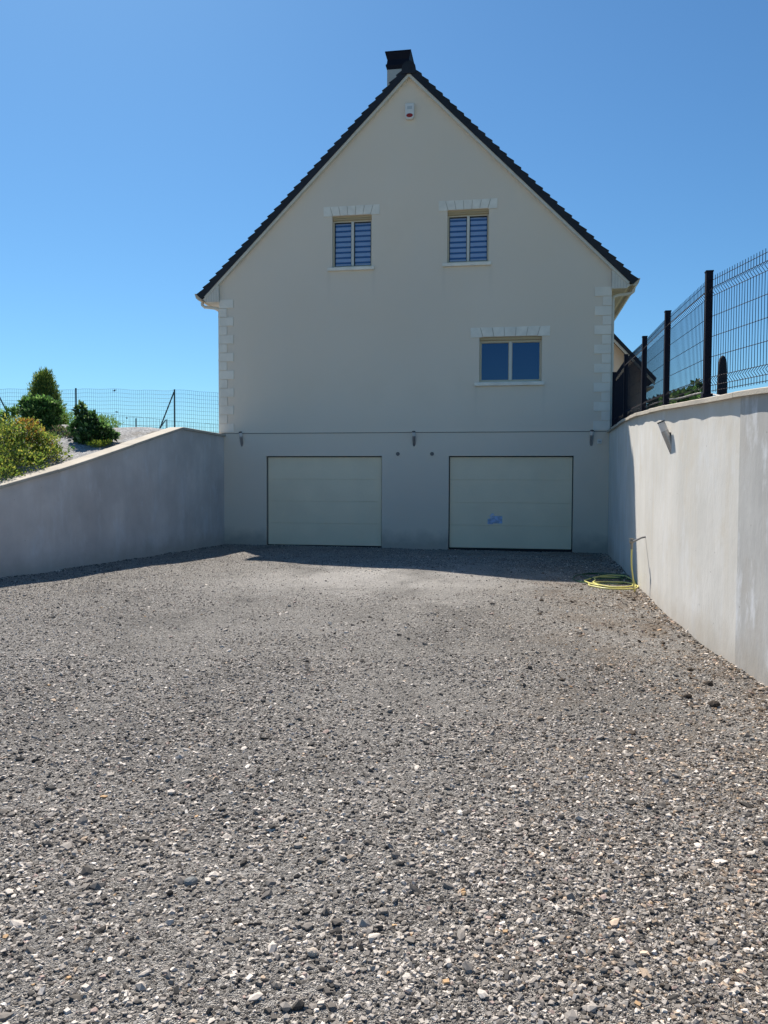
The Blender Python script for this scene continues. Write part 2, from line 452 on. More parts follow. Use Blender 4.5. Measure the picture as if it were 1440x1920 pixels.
# ------------------------------------------------------------------ retaining walls
def wall_strip(yv, fx, fz, sign, thick, zb, off=0.0, zf=None):
    """wall with its visible face on fx, body to the side `sign`"""
    mb = MB(); secs = []
    for y in yv:
        x = float(fx(y)) + sign * off; zt = float(fz(y))
        nz = 8
        ring = [(x, y, zb + (zt - zb) * k / nz) for k in range(nz + 1)]
        ring += [(x + sign * thick, y, zt), (x + sign * thick, y, zb)]
        secs.append(ring)
    n = len(secs[0]); vs = [q for s_ in secs for q in s_]; fs = []
    for j in range(len(secs) - 1):
        for i in range(n):
            fs.append((j * n + i, j * n + (i + 1) % n, (j + 1) * n + (i + 1) % n, (j + 1) * n + i))
    fs.append(tuple(range(n))); fs.append(tuple((len(secs) - 1) * n + i for i in range(n - 1, -1, -1)))
    mb.add(vs, fs); return mb
def coping_strip(yv, fx, fz, sign, thick, ov, t, wob=None, joints=1.0):
    mb = MB(); y = yv[0]
    vs = []; fs = []
    blocks = []; cur = []
    L_ = 0; last = None
    for y in yv:
        cur.append(y)
        if last is not None: L_ += abs(y - last)
        last = y
        if L_ >= joints: blocks.append(cur); cur = [y]; L_ = 0
    if len(cur) > 1: blocks.append(cur)
    for b in blocks:
        secs = []
        jit = random.uniform(-.004, .004); dz = random.uniform(-.003, .003)
        for k, y in enumerate(b):
            yy = y
            if k == 0: yy = y - .003
            if k == len(b) - 1: yy = y + .003
            x = float(fx(y)); z = float(fz(y)) + dz
            o_ = ov + jit + (wob(y) if wob else 0)
            secs.append([(x - sign * o_, yy, z), (x - sign * o_, yy, z + t - .006), (x - sign * (o_ - .008), yy, z + t), (x + sign * (thick + .04), yy, z + t), (x + sign * (thick + .04), yy, z)])
        n = 5; v = [q for s_ in secs for q in s_]; f = []
        for j in range(len(secs) - 1):
            for i in range(n):
                f.append((j * n + i, j * n + (i + 1) % n, (j + 1) * n + (i + 1) % n, (j + 1) * n + i))
        f.append(tuple(range(n))); f.append(tuple((len(secs) - 1) * n + i for i in range(n - 1, -1, -1)))
        mb.add(v, f)
    return mb
JY = -11.02
tR = thing('retaining_wall', 'tall pale sunlit concrete retaining wall curving along the right side of the gravel', 'wall', (8.4, -9, 0))
wall_strip(np.arange(.0, JY - .001, -.2).tolist() + [JY], xr, zr, 1, .2, -.3).build('wall_panel', M['wallR'], tR, smooth=True)
o = wall_strip(np.arange(JY - .004, -19.5, -.2).tolist(), xr, zr, 1, .2, -.3, off=-.012).build('wall_panel', M['wallR2'], tR, smooth=True)
o['label'] = 'greyer end panel with white bloom'
wobR = lambda y: .006 * math.sin(y * 2.7 + 1) + .004 * math.sin(y * 6.1) + .003 * math.sin(y * 13)
o = coping_strip(np.arange(.0, -19.5, -.1).tolist(), xr, lambda y: zr(y) - .002, 1, .2, .052, .042, wobR).build('coping', M['coping'], tR)
tL = thing('retaining_wall', 'grey shaded concrete retaining wall with sloping top on the left side of the gravel', 'wall', (-.2, -5, 0))
wall_strip(np.arange(-.0, -13.5, -.15).tolist(), xl, zl, -1, .2, -.3).build('wall_panel', M['wallL'], tL, smooth=True)
coping_strip(np.arange(.0, -13.5, -.1).tolist(), xl, lambda y: zl(y) - .002, -1, .2, .045, .05, None).build('coping', M['coping'], tL)

# ------------------------------------------------------------------ house
XRt, APX, APZ, SL = 8.7015, 4.3597, 10.2946, .9914
DEP = 10.0
house = thing('house', 'cream rendered gabled house with black tiled roof and two garage doors', 'house', (4.36, 0, 0))
W = {'a': (2.637, 3.535, 6.2034, 7.3448), 'b': (5.213, 6.111, 6.2034, 7.3448), 'c': (5.93, 7.27, 3.60, 4.585)}
D = {'a': (1.0935, 3.783, -.3, 2.0), 'b': (5.2805, 7.97, -.3, 2.0)}
def ruz(x): return APZ - SL * abs(x - APX)
outer = [(0, -.3), (D['a'][0], -.3), (D['a'][0], 2.0), (D['a'][1], 2.0), (D['a'][1], -.3), (D['b'][0], -.3), (D['b'][0], 2.0), (D['b'][1], 2.0), (D['b'][1], -.3),
         (XRt, -.3), (XRt, ruz(XRt)), (APX, APZ), (0, ruz(0))]
loops = [[Vector((x, 0, z)) for x, z in outer]]
for k in W:
    x0, x1, z0, z1 = W[k]
    loops.append([Vector((x0, 0, z0)), Vector((x0, 0, z1)), Vector((x1, 0, z1)), Vector((x1, 0, z0))])
tris = geometry.tessellate_polygon([[Vector((p.x, p.z, 0)) for p in l] for l in loops])
allv = [tuple(p) for l in loops for p in l]
mb = MB(); mb.add(allv, [tuple(t) for t in tris])
RV = .17
for k in W:                                   # reveals
    x0, x1, z0, z1 = W[k]
    mb.add([(x0, 0, z0), (x0, 0, z1), (x1, 0, z1), (x1, 0, z0), (x0, RV, z0), (x0, RV, z1), (x1, RV, z1), (x1, RV, z0)],
           [(0, 1, 5, 4), (1, 2, 6, 5), (2, 3, 7, 6), (3, 0, 4, 7)])
RD = .13
for k in D:
    x0, x1, z0, z1 = D[k]
    mb.add([(x0, 0, z0), (x0, 0, z1), (x1, 0, z1), (x1, 0, z0), (x0, RD, z0), (x0, RD, z1), (x1, RD, z1), (x1, RD, z0)],
           [(0, 1, 5, 4), (1, 2, 6, 5), (2, 3, 7, 6)])
# sides, back
mb.add([(0, 0, -.3), (0, DEP, -.3), (0, DEP, ruz(0)), (0, 0, ruz(0))], [(0, 1, 2, 3)])
mb.add([(XRt, 0, -.3), (XRt, DEP, -.3), (XRt, DEP, ruz(XRt)), (XRt, 0, ruz(XRt))], [(0, 1, 2, 3)])
mb.add([(0, DEP, -.3), (XRt, DEP, -.3), (XRt, DEP, ruz(XRt)), (APX, DEP, APZ), (0, DEP, ruz(0))], [(0, 1, 2, 3, 4)])
me = bpy.data.meshes.new('wall'); me.from_pydata(mb.v, [], mb.f)
bm = bmesh.new(); bm.from_mesh(me); bmesh.ops.remove_doubles(bm, verts=bm.verts, dist=1e-5); bmesh.ops.recalc_face_normals(bm, faces=bm.faces); bm.to_mesh(me); bm.free()
link('wall', me, M['render'], house)

# thin drip joint between the garage storey and the floor above
s_ = MB().box((.002, -.012, 2.527), (XRt - .002, -.0005, 2.549)).build('joint_strip', M['render'], house)
s_ = MB().box((.004, -.006, 2.514), (XRt - .004, -.0005, 2.527)).build('joint_shadow_line', M['groove'], house)

# quoins: alternating long and short blocks, one strip per corner
def quoins(left):
    mb = MB(); z = 2.553; i = 0
    while z < 5.42:
        w = .325 if i % 2 == 0 else .165
        w += random.uniform(-.006, .006)
        top = z + .190
        if left: mb.box((-.018, -.018, z), (w, -.0005, top)); mb.box((-.018, -.0005, z), (-.0005, w * .8, top))
        else: mb.box((XRt - w - .01, -.018, z), (XRt + .01, -.0005, top)); mb.box((XRt + .0005, -.0005, z), (XRt + .01, w * .8, top))
        z += .2025; i += 1
    return mb
quoins(True).build('quoin_strip', M['quoin'], house)
quoins(False).build('quoin_strip', M['quoin'], house)

# windows
def window(k, blinds):
    x0, x1, z0, z1 = W[k]; Y = RV
    fr = MB(); t = .034; yb = Y - .075; bx = .085 if blinds else .07
    ztop = z1 - bx
    fr.box((x0, yb, z0), (x0 + t, Y, ztop)); fr.box((x1 - t, yb, z0), (x1, Y, ztop))
    fr.box((x0 + t, yb, ztop - t), (x1 - t, Y, ztop)); fr.box((x0 + t, yb, z0), (x1 - t, Y, z0 + .055))
    win = fr.build('window', M['frame'], house, bevel=.004)
    mid = (x0 + x1) / 2
    MB().box((mid - .03, yb - .012, z0 + .056), (mid + .03, Y - .01, ztop - t - .001)).build('mullion', M['pvc'], win, bevel=.004)
    b = MB(); b.box((x0 + .001, yb - .03, ztop + .002), (x1 - .001, Y + .02, z1 - .001)); b.box((x0 + .02, yb - .045, ztop + .012), (x1 - .02, yb - .0305, ztop + .03))
    b.box((x0 + .001, yb - .05, z1 - .04), (x1 - .001, yb - .0305, z1 - .0015))
    b.build('shutter_box', M['box_beige'], win)
    for a, c in ((x0 + t, mid - .03), (mid + .03, x1 - t)):
        s = MB(); q = .012
        s.box((a, yb + .02, z0 + .055), (a + q, Y - .012, ztop - t)); s.box((c - q, yb + .02, z0 + .055), (c, Y - .012, ztop - t))
        s.box((a + q, yb + .02, z0 + .055), (c - q, Y - .012, z0 + .055 + q)); s.box((a + q, yb + .02, ztop - t - q), (c - q, Y - .012, ztop - t))
        s.build('sash', M['rubber'] if blinds else M['frame'], win)
        MB().add([(a, Y - .03, z0 + .05), (c, Y - .03, z0 + .05), (c, Y - .03, ztop - t + .005), (a, Y - .03, ztop - t + .005)], [(0, 1, 2, 3)]).build('pane', M['glass'], win)
        if blinds:
            bl = MB(); dk = MB(); z = z0 + .02; H = ztop - z0; n = 9; p_ = H / n
            for i in range(n):
                za = z0 + p_ * i
                bl.box((a, Y - .0155, za + p_ * .34), (c, Y - .0145, za + p_ * .985))
                dk.box((a, Y - .0152, za - p_ * .0), (c, Y - .0148, za + p_ * .335))
            bo = bl.build('blind', M['blind'], win); bo['label'] = 'striped roller blind behind the glass'
            dk.build('blind_sheer_band', M['blind_dark'], win)
    # dark room behind
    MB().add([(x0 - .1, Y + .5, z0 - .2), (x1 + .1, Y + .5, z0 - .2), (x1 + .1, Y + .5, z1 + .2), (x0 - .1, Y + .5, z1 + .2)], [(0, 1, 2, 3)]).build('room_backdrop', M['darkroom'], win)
    sill = MB(); sx0, sx1 = x0 - .10, x1 + .06
    sill.prism([(sx0, z0 - .075), (sx1, z0 - .075), (sx1, z0 - .004), (sx0, z0 - .004)], -.06, -.0008)
    sill.box((x0 + .001, -.0008, z0 - .002), (x1 - .001, yb - .002, z0 + .012))
    sill.build('sill', M['stone'], win, bevel=.006)
    # flat arch of seven pale blocks
    lint = MB(); n = 7; la, lb = x0 - .20, x1 + (.185 if blinds else .175); zz0, zz1 = z1 + .005, z1 + .205
    wd = (lb - la) / n; g = .014
    for i in range(n):
        def lean(j): return (j - n / 2) * .012 * (1 if 0 < j < n else 0)
        a0 = la + wd * i + g / 2; a1 = la + wd * (i + 1) - g / 2
        if 0 < i: a0 += random.uniform(-.0, .004)
        dz = .012 * abs(i - 3) * 0 + (0.012 if i in (0, 6) else 0)
        lint.prism([(a0 - lean(i), zz0 - dz), (a1 - lean(i + 1), zz0 - dz), (a1 + lean(i + 1), zz1 + random.uniform(-.003, .006)), (a0 + lean(i), zz1 + random.uniform(-.003, .006))], -.016, -.0007)
    MB().box((la + .02, -.006, zz0 + .01), (lb - .02, -.0006, zz1 - .012)).build('lintel_joint', M['joint'], win)
    lint.build('lintel', M['stone'], win)
window('a', True); window('b', True); window('c', False)

# garage doors
def gdoor(k, stick):
    x0, x1, _, z1 = D[k]; Y = .085
    zb = -.045
    gx = .020
    pan = MB(); hh = (z1 - .02 - zb - .012) / 4
    n = 4
    prof = []
    for i in range(n):
        za = zb + .012 + i * hh; zc = za + hh
        # each section: flat with a shallow rounded groove at its top
        pan.box((x0 + gx, Y, za + .004), (x1 - gx, Y + .04, zc - .004))
        pan.box((x0 + gx, Y + .006, zc - .0042), (x1 - gx, Y + .036, zc + .0042)) if i < n - 1 else None
    d = pan.build('garage_door', M['door'], house, bevel=.003)
    ga = MB()
    ga.box((x0 + .001, Y - .005, zb), (x0 + gx - .001, Y + .05, z1 - .001))
    ga.box((x1 - gx + .001, Y + (-.005 if k == 'b' else .02), zb), (x1 - .001, Y + .05, z1 - .001))
    ga.box((x0 + gx, Y - .001, zb - .06), (x1 - gx, Y + .045, zb + .012))
    ga.box((x0 + gx, Y - .002, z1 - .02), (x1 - gx, Y + .05, z1 - .001))
    ga.build('door_seal', M['rubber'], d)
    if stick:
        s = MB(); s.box((6.20, Y - .0025, .52), (6.46, Y - .0005, .68)); s.box((6.14, Y - .003, .50), (6.26, Y - .0008, .62))
        so_ = s.build('sticker', M['sticker'], d); so_['label'] = 'torn pale blue sticker'
        s2 = MB()
        for i in range(9):
            xx = 6.16 + random.random() * .10; z_ = .62 + random.random() * .09
            w_ = .02 + random.random() * .05; h_ = .008 + random.random() * .03
            s2.prism([(xx, z_), (xx + w_, z_ + random.uniform(-.01, .01)), (xx + w_ * .8, z_ + h_), (xx + w_ * .1, z_ + h_ * .8)], Y - .0036 - i * .0003, Y - .0032 - i * .0003)
        s2.build('torn_paper', M['sticker_white'], d)
gdoor('a', False); gdoor('b', True)

# roof: two tiled slopes with stepped verges
for sign in (-1, 1):
    n = 31; L_ = 4.76 / math.cos(math.atan(SL)); ds = L_ / n
    ca, sa = math.cos(math.atan(SL)), math.sin(math.atan(SL))
    def P(s, nn): return (APX + sign * (s * ca + nn * sa), APZ + .012 - s * sa + nn * ca)
    r_ = MB()
    for i in range(n):
        s0, s1 = i * ds, (i + 1) * ds
        q = [P(s0, 0), P(s1 + .002, 0), P(s1 + .014, .168), P(s0 - .004, .124)]
        if sign < 0: q = q[::-1]
        yo = .0025 * (i % 2) + random.uniform(0, .004)
        r_.prism(q, -.118 - yo, DEP + .1 + yo)
    r_.build('roof_slope', M['tile'], house)
# verge seams on the tile ends
rg = MB()
ang = [math.pi * k / 8 for k in range(9)]
y = -.14; i = 0
while y < DEP:
    r0, r1 = (.155, .14)
    rings = []
    for yy, rr in ((y, r0), (y + .05, r0), (y + .051, r1 + .004), (y + .40, r1)):
        rings.append([(APX + rr * math.cos(a) * 1.0, yy, APZ + .085 + rr * math.sin(a) * 1.05) for a in ang] + [(APX - rr, yy, APZ - .02), (APX + rr, yy, APZ - .02)])
    nn = len(rings[0]); vs = [q for r_ in rings for q in r_]; fs = []
    for j in range(3):
        for q in range(nn): fs.append((j * nn + q, j * nn + (q + 1) % nn, (j + 1) * nn + (q + 1) % nn, (j + 1) * nn + q))
    fs.append(tuple(range(nn))); fs.append(tuple(3 * nn + q for q in range(nn)))
    rg.add(vs, fs); y += .40
rg.build('ridge_tiles', M['tile'], house)
# cream verge board under the tiles
vb = MB()
for sign in (-1, 1):
    ca, sa = math.cos(math.atan(SL)), math.sin(math.atan(SL))
    def P(s, nn): return (APX + sign * (s * ca + nn * sa), APZ - s * sa + nn * ca)
    poly = [P(0, .008), P(6.62, .008), P(6.62, -.045), P(-.045, -.045)] if sign > 0 else [P(-.045, -.045), P(6.62, -.045), P(6.62, .008), P(0, .008)]
    vb.prism(poly, -.10 - .002 * (sign > 0), -.0009)
vb.build('verge_board', M['fascia'], house)

# eaves: closed cream box, gutter, downpipe
for sign in (-1, 1):
    X = (lambda d: -d) if sign < 0 else (lambda d: XRt + d)
    bx_ = MB()
    bx_.prism([(X(.003), 5.52), (X(.30), 5.52), (X(.40), 5.60), (X(.40), ruz(-.40) - .01), (X(.003), ruz(0) - .012)], -.085, DEP)
    eb = bx_.build('eave_box', M['fascia'], house)
    gr = MB()
    for i in range(1, 6):
        xx = .003 + i * .058
        a_ = X(xx); gr.box((min(a_, a_ + .003), -.0856, 5.53), (max(a_, a_ + .003), -.0851, ruz(-xx) - .075))
    gr.build('board_joints', M['groove'], eb)
    g = MB()
    prof = [(.404, 5.70), (.404, 5.60), (.43, 5.565), (.48, 5.56), (.525, 5.60), (.555, 5.70), (.575, 5.715), (.57, 5.70), (.54, 5.61), (.485, 5.575), (.44, 5.578), (.415, 5.61), (.415, 5.70)]
    g.prism([(X(a), b) for a, b in prof], -.10, DEP)
    g.prism([(X(a), b) for a, b in prof[:7]], -.106, -.1005)
    gt = g.build('gutter', M['gutter'], house)
    dp = MB()
    off = .05
    yy = .14 if sign > 0 else .12
    dp.tube([(X(.48), yy, 5.56), (X(.47), yy, 5.50), (X(.42), yy, 5.455), (X(.14), yy, 5.42), (X(off + .012), yy, 5.39), (X(off), yy, 5.32), (X(off), yy, 2.45)], .036, 10)
    dp.build('downpipe', M['pvc'], house, smooth=True)
    for z_ in (5.2, 4.2, 3.2): MB().tube([(X(off), yy, z_), (X(off), yy, z_ + .03)], .042, 10).build('pipe_bracket', M['pvc'], house)

# chimney with dark flared cap
cx0, cx1, cy0, cy1 = 3.385, 3.955, 3.0, 3.75
ch = MB().box((cx0, cy0, 9.0), (cx1, cy1, 12.10)).build('chimney', M['chimney'], house)
cp = MB()
def frus(mb, r0, z0, r1, z1):
    x0, x1, y0, y1 = cx0 - r0, cx1 + r0, cy0 - r0, cy1 + r0; a, b, c, d = cx0 - r1, cx1 + r1, cy0 - r1, cy1 + r1
    mb.add([(x0, y0, z0), (x1, y0, z0), (x1, y1, z0), (x0, y1, z0), (a, c, z1), (b, c, z1), (b, d, z1), (a, d, z1)],
           [(0, 3, 2, 1), (4, 5, 6, 7), (0, 1, 5, 4), (1, 2, 6, 5), (2, 3, 7, 6), (3, 0, 4, 7)])
frus(cp, .004, 11.99, .035, 12.08); frus(cp, .035, 12.0805, .03, 12.115)
frus(cp, .012, 12.117, -.005, 12.24); frus(cp, -.005, 12.2405, .045, 12.40); frus(cp, .05, 12.4005, .05, 12.43)
cp.build('chimney_cap', M['black_metal'], ch)

# two round vents
for xv in (4.143, 4.907):
    v = MB()
    pts = []
    v.tube([(xv, -.016, 2.047), (xv, -.0005, 2.047)], .042, 20)
    vo = v.build('vent', M['groove'], house)
    g = MB()
    for k in range(-2, 3): g.box((xv - math.sqrt(max(.034 ** 2 - (k * .013) ** 2, 0)), -.0195, 2.0455 + k * .013), (xv + math.sqrt(max(.034 ** 2 - (k * .013) ** 2, 0)), -.0165, 2.0495 + k * .013))
    g.build('vent_slat', M['pipe'], vo)

# ------------------------------------------------------------------ things on the facade
t = thing('alarm_siren', 'white box alarm siren with red oval lens under the roof peak', 'alarm', (4.379, 0, 9.5))
bx_ = MB(); hw = .098
pts = [(-hw, .165), (hw, .165), (hw, -.10), (hw * .86, -.15), (hw * .5, -.172), (-hw * .5, -.172), (-hw * .86, -.15), (-hw, -.10)]
bx_.prism([(4.379 + a, 9.5 + b) for a, b in pts], -.085, -.0008)
bx_.build('housing', M['white_plastic'], t, bevel=.012)
ln = MB(); ln.prism([(4.379 + .072 * math.cos(a * math.pi / 10), 9.402 + .042 * math.sin(a * math.pi / 10)) for a in range(20)], -.092, -.0855)
ln.build('lens', M['red_lens'], t, bevel=.003)
ln = MB(); ln.box((4.379 - .055, -.088, 9.535), (4.379 + .055, -.0855, 9.60)); ln.build('front_badge', mat('grey_badge', (.5, .52, .52), .5), t)

t = thing('junction_box', 'small white square box on the wall beside the right outdoor lamp', 'box', (8.503, 0, 2.304))
MB().box((8.455, -.04, 2.257), (8.551, -.0008, 2.353)).build('box_cover', M['white_plastic'], t, bevel=.006)
MB().box((8.478, -.045, 2.29), (8.528, -.0405, 2.32)).build('button', M['cap'] if False else M['chimney'], t, bevel=.002)

def wall_lamp(p0, out, label, group='slanted tube lamps on the walls'):
    """p0 = lower tip on the wall; out = unit vector away from the wall"""
    out = Vector(out).normalized(); p0 = Vector(p0)
    t = thing('wall_lamp', label, 'lamp', p0, group)
    ax = (Vector((0, 0, 1)) * .92 + out * .39).normalized()
    r = .038
    p0 = p0 + Vector((0, 0, .195))
    side = ax.cross(out).normalized(); nrm = side.cross(ax).normalized()    # nrm: away from the wall, perpendicular to the axis
    if nrm.dot(out) < 0: nrm = -nrm
    n = 20
    ang = math.acos(ax.z)
    base = p0 + ax * 0 + nrm * r
    def ring(s, rr=r): return [base + ax * s + (side * math.cos(2 * math.pi * k / n) + nrm * math.sin(2 * math.pi * k / n)) * rr for k in range(n)]
    # steel body: cylinder whose lower end is cut by the wall plane
    up_r = ring(.065)
    lo = []
    for q in ring(0):
        # slide along the axis until it lies on the wall
        dd = (q - p0).dot(out); k = -dd / ax.dot(out)
        lo.append(q + ax * (k + .002))
    # keep upper ring above cut
    mb = MB()
    lo2 = []
    for a, b in zip(lo, up_r):
        s = (a - b).dot(ax)
        lo2.append(a if s < -.005 else b - ax * .005)
    mb.add(lo2 + up_r, [(k, (k + 1) % n, (k + 1) % n + n, k + n) for k in range(n)] + [tuple(range(n - 1, -1, -1)), tuple(range(n, 2 * n))])
    mb.build('lamp_body', M['steel'], t, smooth=True)
    a_, b_ = ring(.0655, r * .96), ring(.155, r * .96)
    MB().add(a_ + b_, [(k, (k + 1) % n, (k + 1) % n + n, k + n) for k in range(n)] + [tuple(range(n - 1, -1, -1)), tuple(range(n, 2 * n))]).build('diffuser', M['diffuser'], t, smooth=True)
    a_, b_ = ring(.1555, r * 1.03), ring(.168, r * 1.03)
    MB().add(a_ + b_, [(k, (k + 1) % n, (k + 1) % n + n, k + n) for k in range(n)] + [tuple(range(n - 1, -1, -1)), tuple(range(n, 2 * n))]).build('lamp_cap', M['cap'], t)
    # wall bracket behind the tube
    c = p0 + Vector((0, 0, -.005)) + out * .030
    u_ = Vector((0, 0, 1)); s2 = u_.cross(out).normalized()
    vs = [c + s2 * a * .018 + u_ * b * .032 + out * d for d in (-.029, .012) for a, b in ((-1, -1), (1, -1), (1, 1), (-1, 1))]
    MB().add(vs, [(0, 1, 2, 3), (7, 6, 5, 4), (0, 4, 5, 1), (1, 5, 6, 2), (2, 6, 7, 3), (3, 7, 4, 0)]).build('bracket', M['cap'], t)
wall_lamp((.512, 0, 2.215), (0, -1, 0), 'steel tube lamp on the cream wall above the left garage door near the left corner')
wall_lamp((4.508, 0, 2.205), (0, -1, 0), 'steel tube lamp on the cream wall between the two garage doors')
wall_lamp((8.335, 0, 2.205), (0, -1, 0), 'steel tube lamp on the cream wall beside the small white box')
wall_lamp((float(xr(-9.03)) - .001, -9.03, 1.745), (-1, -.02, 0), 'sunlit steel tube lamp on the pale curved retaining wall')

# ------------------------------------------------------------------ rigid black fence on the right wall
PO = [(9.55, -14.3, 1.93, 3.05), (8.72, -11.55, 2.16, 3.31), (8.44, -9.785, 2.225, 3.387), (8.385, -8.117, 2.285, 3.374), (8.42, -6.31, 2.355, 3.411), (8.49, -4.0, 2.425, 3.525), (8.571, -1.8, 2.46, 3.507 + .02), (8.90, .35, 2.54, 3.62)]
fR = thing('panel_fence', 'black rigid mesh fence with square posts standing on the right concrete wall', 'fence', (8.45, -7, 2.3))
for x, y, zb, zt in PO:
    p_ = MB(); p_.box((x - .03, y - .03, zb), (x + .03, y + .03, zt)); p_.box((x - .06, y - .06, zb), (x + .06, y + .06, zb + .012))
    p_.box((x - .034, y - .034, zt - .0), (x + .034, y + .034, zt + .012)); p_.box((x - .045, y - .045, zb + .012), (x + .045, y + .045, zb + .05))
    p_.build('post', M['black_metal'], fR)
def bar(mb, a, b, r):
    a = Vector(a); b = Vector(b); t_ = (b - a).normalized()
    ref = Vector((0, 0, 1)) if abs(t_.z) < .9 else Vector((1, 0, 0))
    u = ref.cross(t_).normalized(); w = t_.cross(u)
    vs = [p + u * r * c + w * r * s for p in (a, b) for c, s in ((1, 0), (0, 1), (-1, 0), (0, -1))]
    mb.add(vs, [(0, 1, 5, 4), (1, 2, 6, 5), (2, 3, 7, 6), (3, 0, 4, 7)])
for (x0, y0, a0, b0), (x1, y1, a1, b1) in zip(PO[:-1], PO[1:]):
    d = Vector((x1 - x0, y1 - y0, 0)); Ln = d.length; d.normalize(); nv = Vector((-d.y, d.x, 0))
    if nv.x > 0: nv = -nv
    n = int((Ln - .08) / .05); mb = MB()
    H0, H1 = b0 - a0 - .05, b1 - a1 - .05
    prof = [(.04, 0), (.10, 0), (.135, .028), (.17, 0), (.50, 0), (.83, 0), (.865, .03), (.90, 0), (.965, 0), (.99, 0)]
    def base(s): return Vector((x0, y0, a0 + .01 + (a1 - a0) * s / Ln)) + d * s
    for i in range(n + 1):
        s = .04 + (Ln - .08) * i / n; Hh = H0 + (H1 - H0) * s / Ln
        b_ = base(s)
        P_ = [b_ + Vector((0, 0, Hh * z_)) + nv * o_ for z_, o_ in prof]
        for p, q in zip(P_[:-1], P_[1:]): bar(mb, p, q, .0026)
    for z_, o_ in ((.055, 0), (.10, 0), (.17, 0), (.335, 0), (.50, 0), (.665, 0), (.83, 0), (.90, 0), (.96, 0)):
        p = base(.03) + Vector((0, 0, H0 * z_)) - nv * .004; q = base(Ln - .03) + Vector((0, 0, H1 * z_)) - nv * .004
        bar(mb, p, q, .0032)
    mb.build('mesh_panel', M['black_metal'], fR)

# white cable lying along the fence foot
ct = MB()
cpts = [(8.75, -2.93, 2.60), (8.75, -4.61, 2.63), (8.75, -5.94, 2.59), (8.72, -7.18, 2.50), (8.68, -8.5, 2.42), (8.70, -9.3, 2.30), (8.75, -9.9, 2.22)]
def spline(pts, m=8):
    P = [Vector(p) for p in pts]; out = []
    for i in range(len(P) - 1):
        p0 = P[max(i - 1, 0)]; p1 = P[i]; p2 = P[i + 1]; p3 = P[min(i + 2, len(P) - 1)]
        for k in range(m):
            t_ = k / m
            out.append(.5 * ((2 * p1) + (p2 - p0) * t_ + (2 * p0 - 5 * p1 + 4 * p2 - p3) * t_ * t_ + (3 * p1 - p0 - 3 * p2 + p3) * t_ ** 3))
    out.append(P[-1]); return out
ct.tube(spline(cpts), .011, 6)
tag(ct.build('cable', M['cable'], smooth=True), 'white cable running behind the foot of the black fence', 'cable')

# dark covered column behind the fence
rp = MB()
cxp, cyp = 8.90, -8.45
rp.tube([(cxp, cyp, 2.2), (cxp, cyp, 2.35), (cxp, cyp, 2.6), (cxp, cyp, 2.74), (cxp, cyp, 2.79), (cxp, cyp, 2.815), (cxp, cyp, 2.825)], [.055, .054, .050, .043, .035, .02, .004], 14)
tag(rp.build('garden_column', M['darkcover'], smooth=True), 'slim dark column with rounded top seen through the black fence', 'column')

# ------------------------------------------------------------------ left garden fences
def wire_fence(name, label, pts, hgt, posts, r, vs, hs, braces=(), group=None, postr=.022):
    f = thing(name, label, 'fence', pts[0], group)
    for (x0, y0, z0), (x1, y1, z1) in zip(pts[:-1], pts[1:]):
        a = Vector((x0, y0, z0)); b = Vector((x1, y1, z1)); Ln = (b - a).length; n = max(2, int(Ln / vs)); mb = MB()
        for i in range(n + 1):
            p = a.lerp(b, i / n); sg = .018 * math.sin(i * .11) + .01 * math.sin(i * .37)
            bar(mb, p + Vector((0, 0, .0)), p + Vector((0, 0, hgt + sg)), r)
        k = int(hgt / hs)
        for j in range(k + 1):
            z = hgt * j / k
            prev = None
            for i in range(0, n + 1, 4):
                p = a.lerp(b, i / n) + Vector((0, 0, z + (.018 * math.sin(i * .11) + .01 * math.sin(i * .37)) * j / k - .002))
                if prev is not None: bar(mb, prev, p, r * 1.05)
                prev = p
            bar(mb, prev, b + Vector((0, 0, z)), r)
        mb.build('wire_mesh', M['green_wire'], f)
    for x, y, zb, zt in posts:
        q = MB(); q.tube([(x, y, zb), (x, y, zt)], postr, 8); q.build('post', M['green_wire'], f)
    for a, b in braces:
        q = MB(); q.tube([a, b], postr * .8, 8); q.build('brace', M['green_wire'], f)
    return f
wire_fence('wire_fence', 'dark green wire mesh fence bordering the garden above the left wall',
           [(-11.5, 1.5, 2.55), (-6.64, 1.5, 2.50), (-4.473, 1.5, 2.47), (-1.78, 1.5, 2.42), (-.87, 2.35, 2.40), (-.25, 3.3, 2.38)], 1.30,
           [(-4.473, 1.48, 2.3, 3.80), (-1.78, 1.48, 2.3, 3.73), (-.87, 2.33, 2.25, 3.70), (-6.72, 1.48, 2.3, 3.80), (-9.2, 1.48, 2.3, 3.8)], .0026, .052, .10,
           braces=[((-1.79, 1.47, 3.66), (-2.25, 1.45, 2.55)), ((-6.70, 1.47, 3.72), (-6.28, 1.45, 2.95))])
wire_fence('wire_fence', 'lower far green wire fence seen through the nearer mesh on the left',
           [(-13.5, 5.5, 2.75), (-11.2, 8, 2.72), (-6.3, 17, 2.48)], 1.42,
           [(-9.904, 12, 2.3, 4.096), (-8.585, 13, 2.3, 3.94), (-11.9, 7.6, 2.3, 4.2)], .0045, .16, .30, postr=.03,
           braces=[((-7.75, 14, 3.95), (-8.1, 13.9, 3.4)), ((-7.7, 14, 2.5), (-7.7, 14, 3.97))])
e_ = MB()
prev = None
for i in range(14):
    a_ = (-5.2 + i * .36, .55 + .1 * i / 14)
    e_.box((a_[0], a_[1], 2.38), (a_[0] + .352, a_[1] + .05, 2.565 + .006 * math.sin(i * 2.)))
tag(e_.build('border_edging', M['edging'], bevel=.004), 'dark timber edging strip at the back of the garden bed', 'edging')
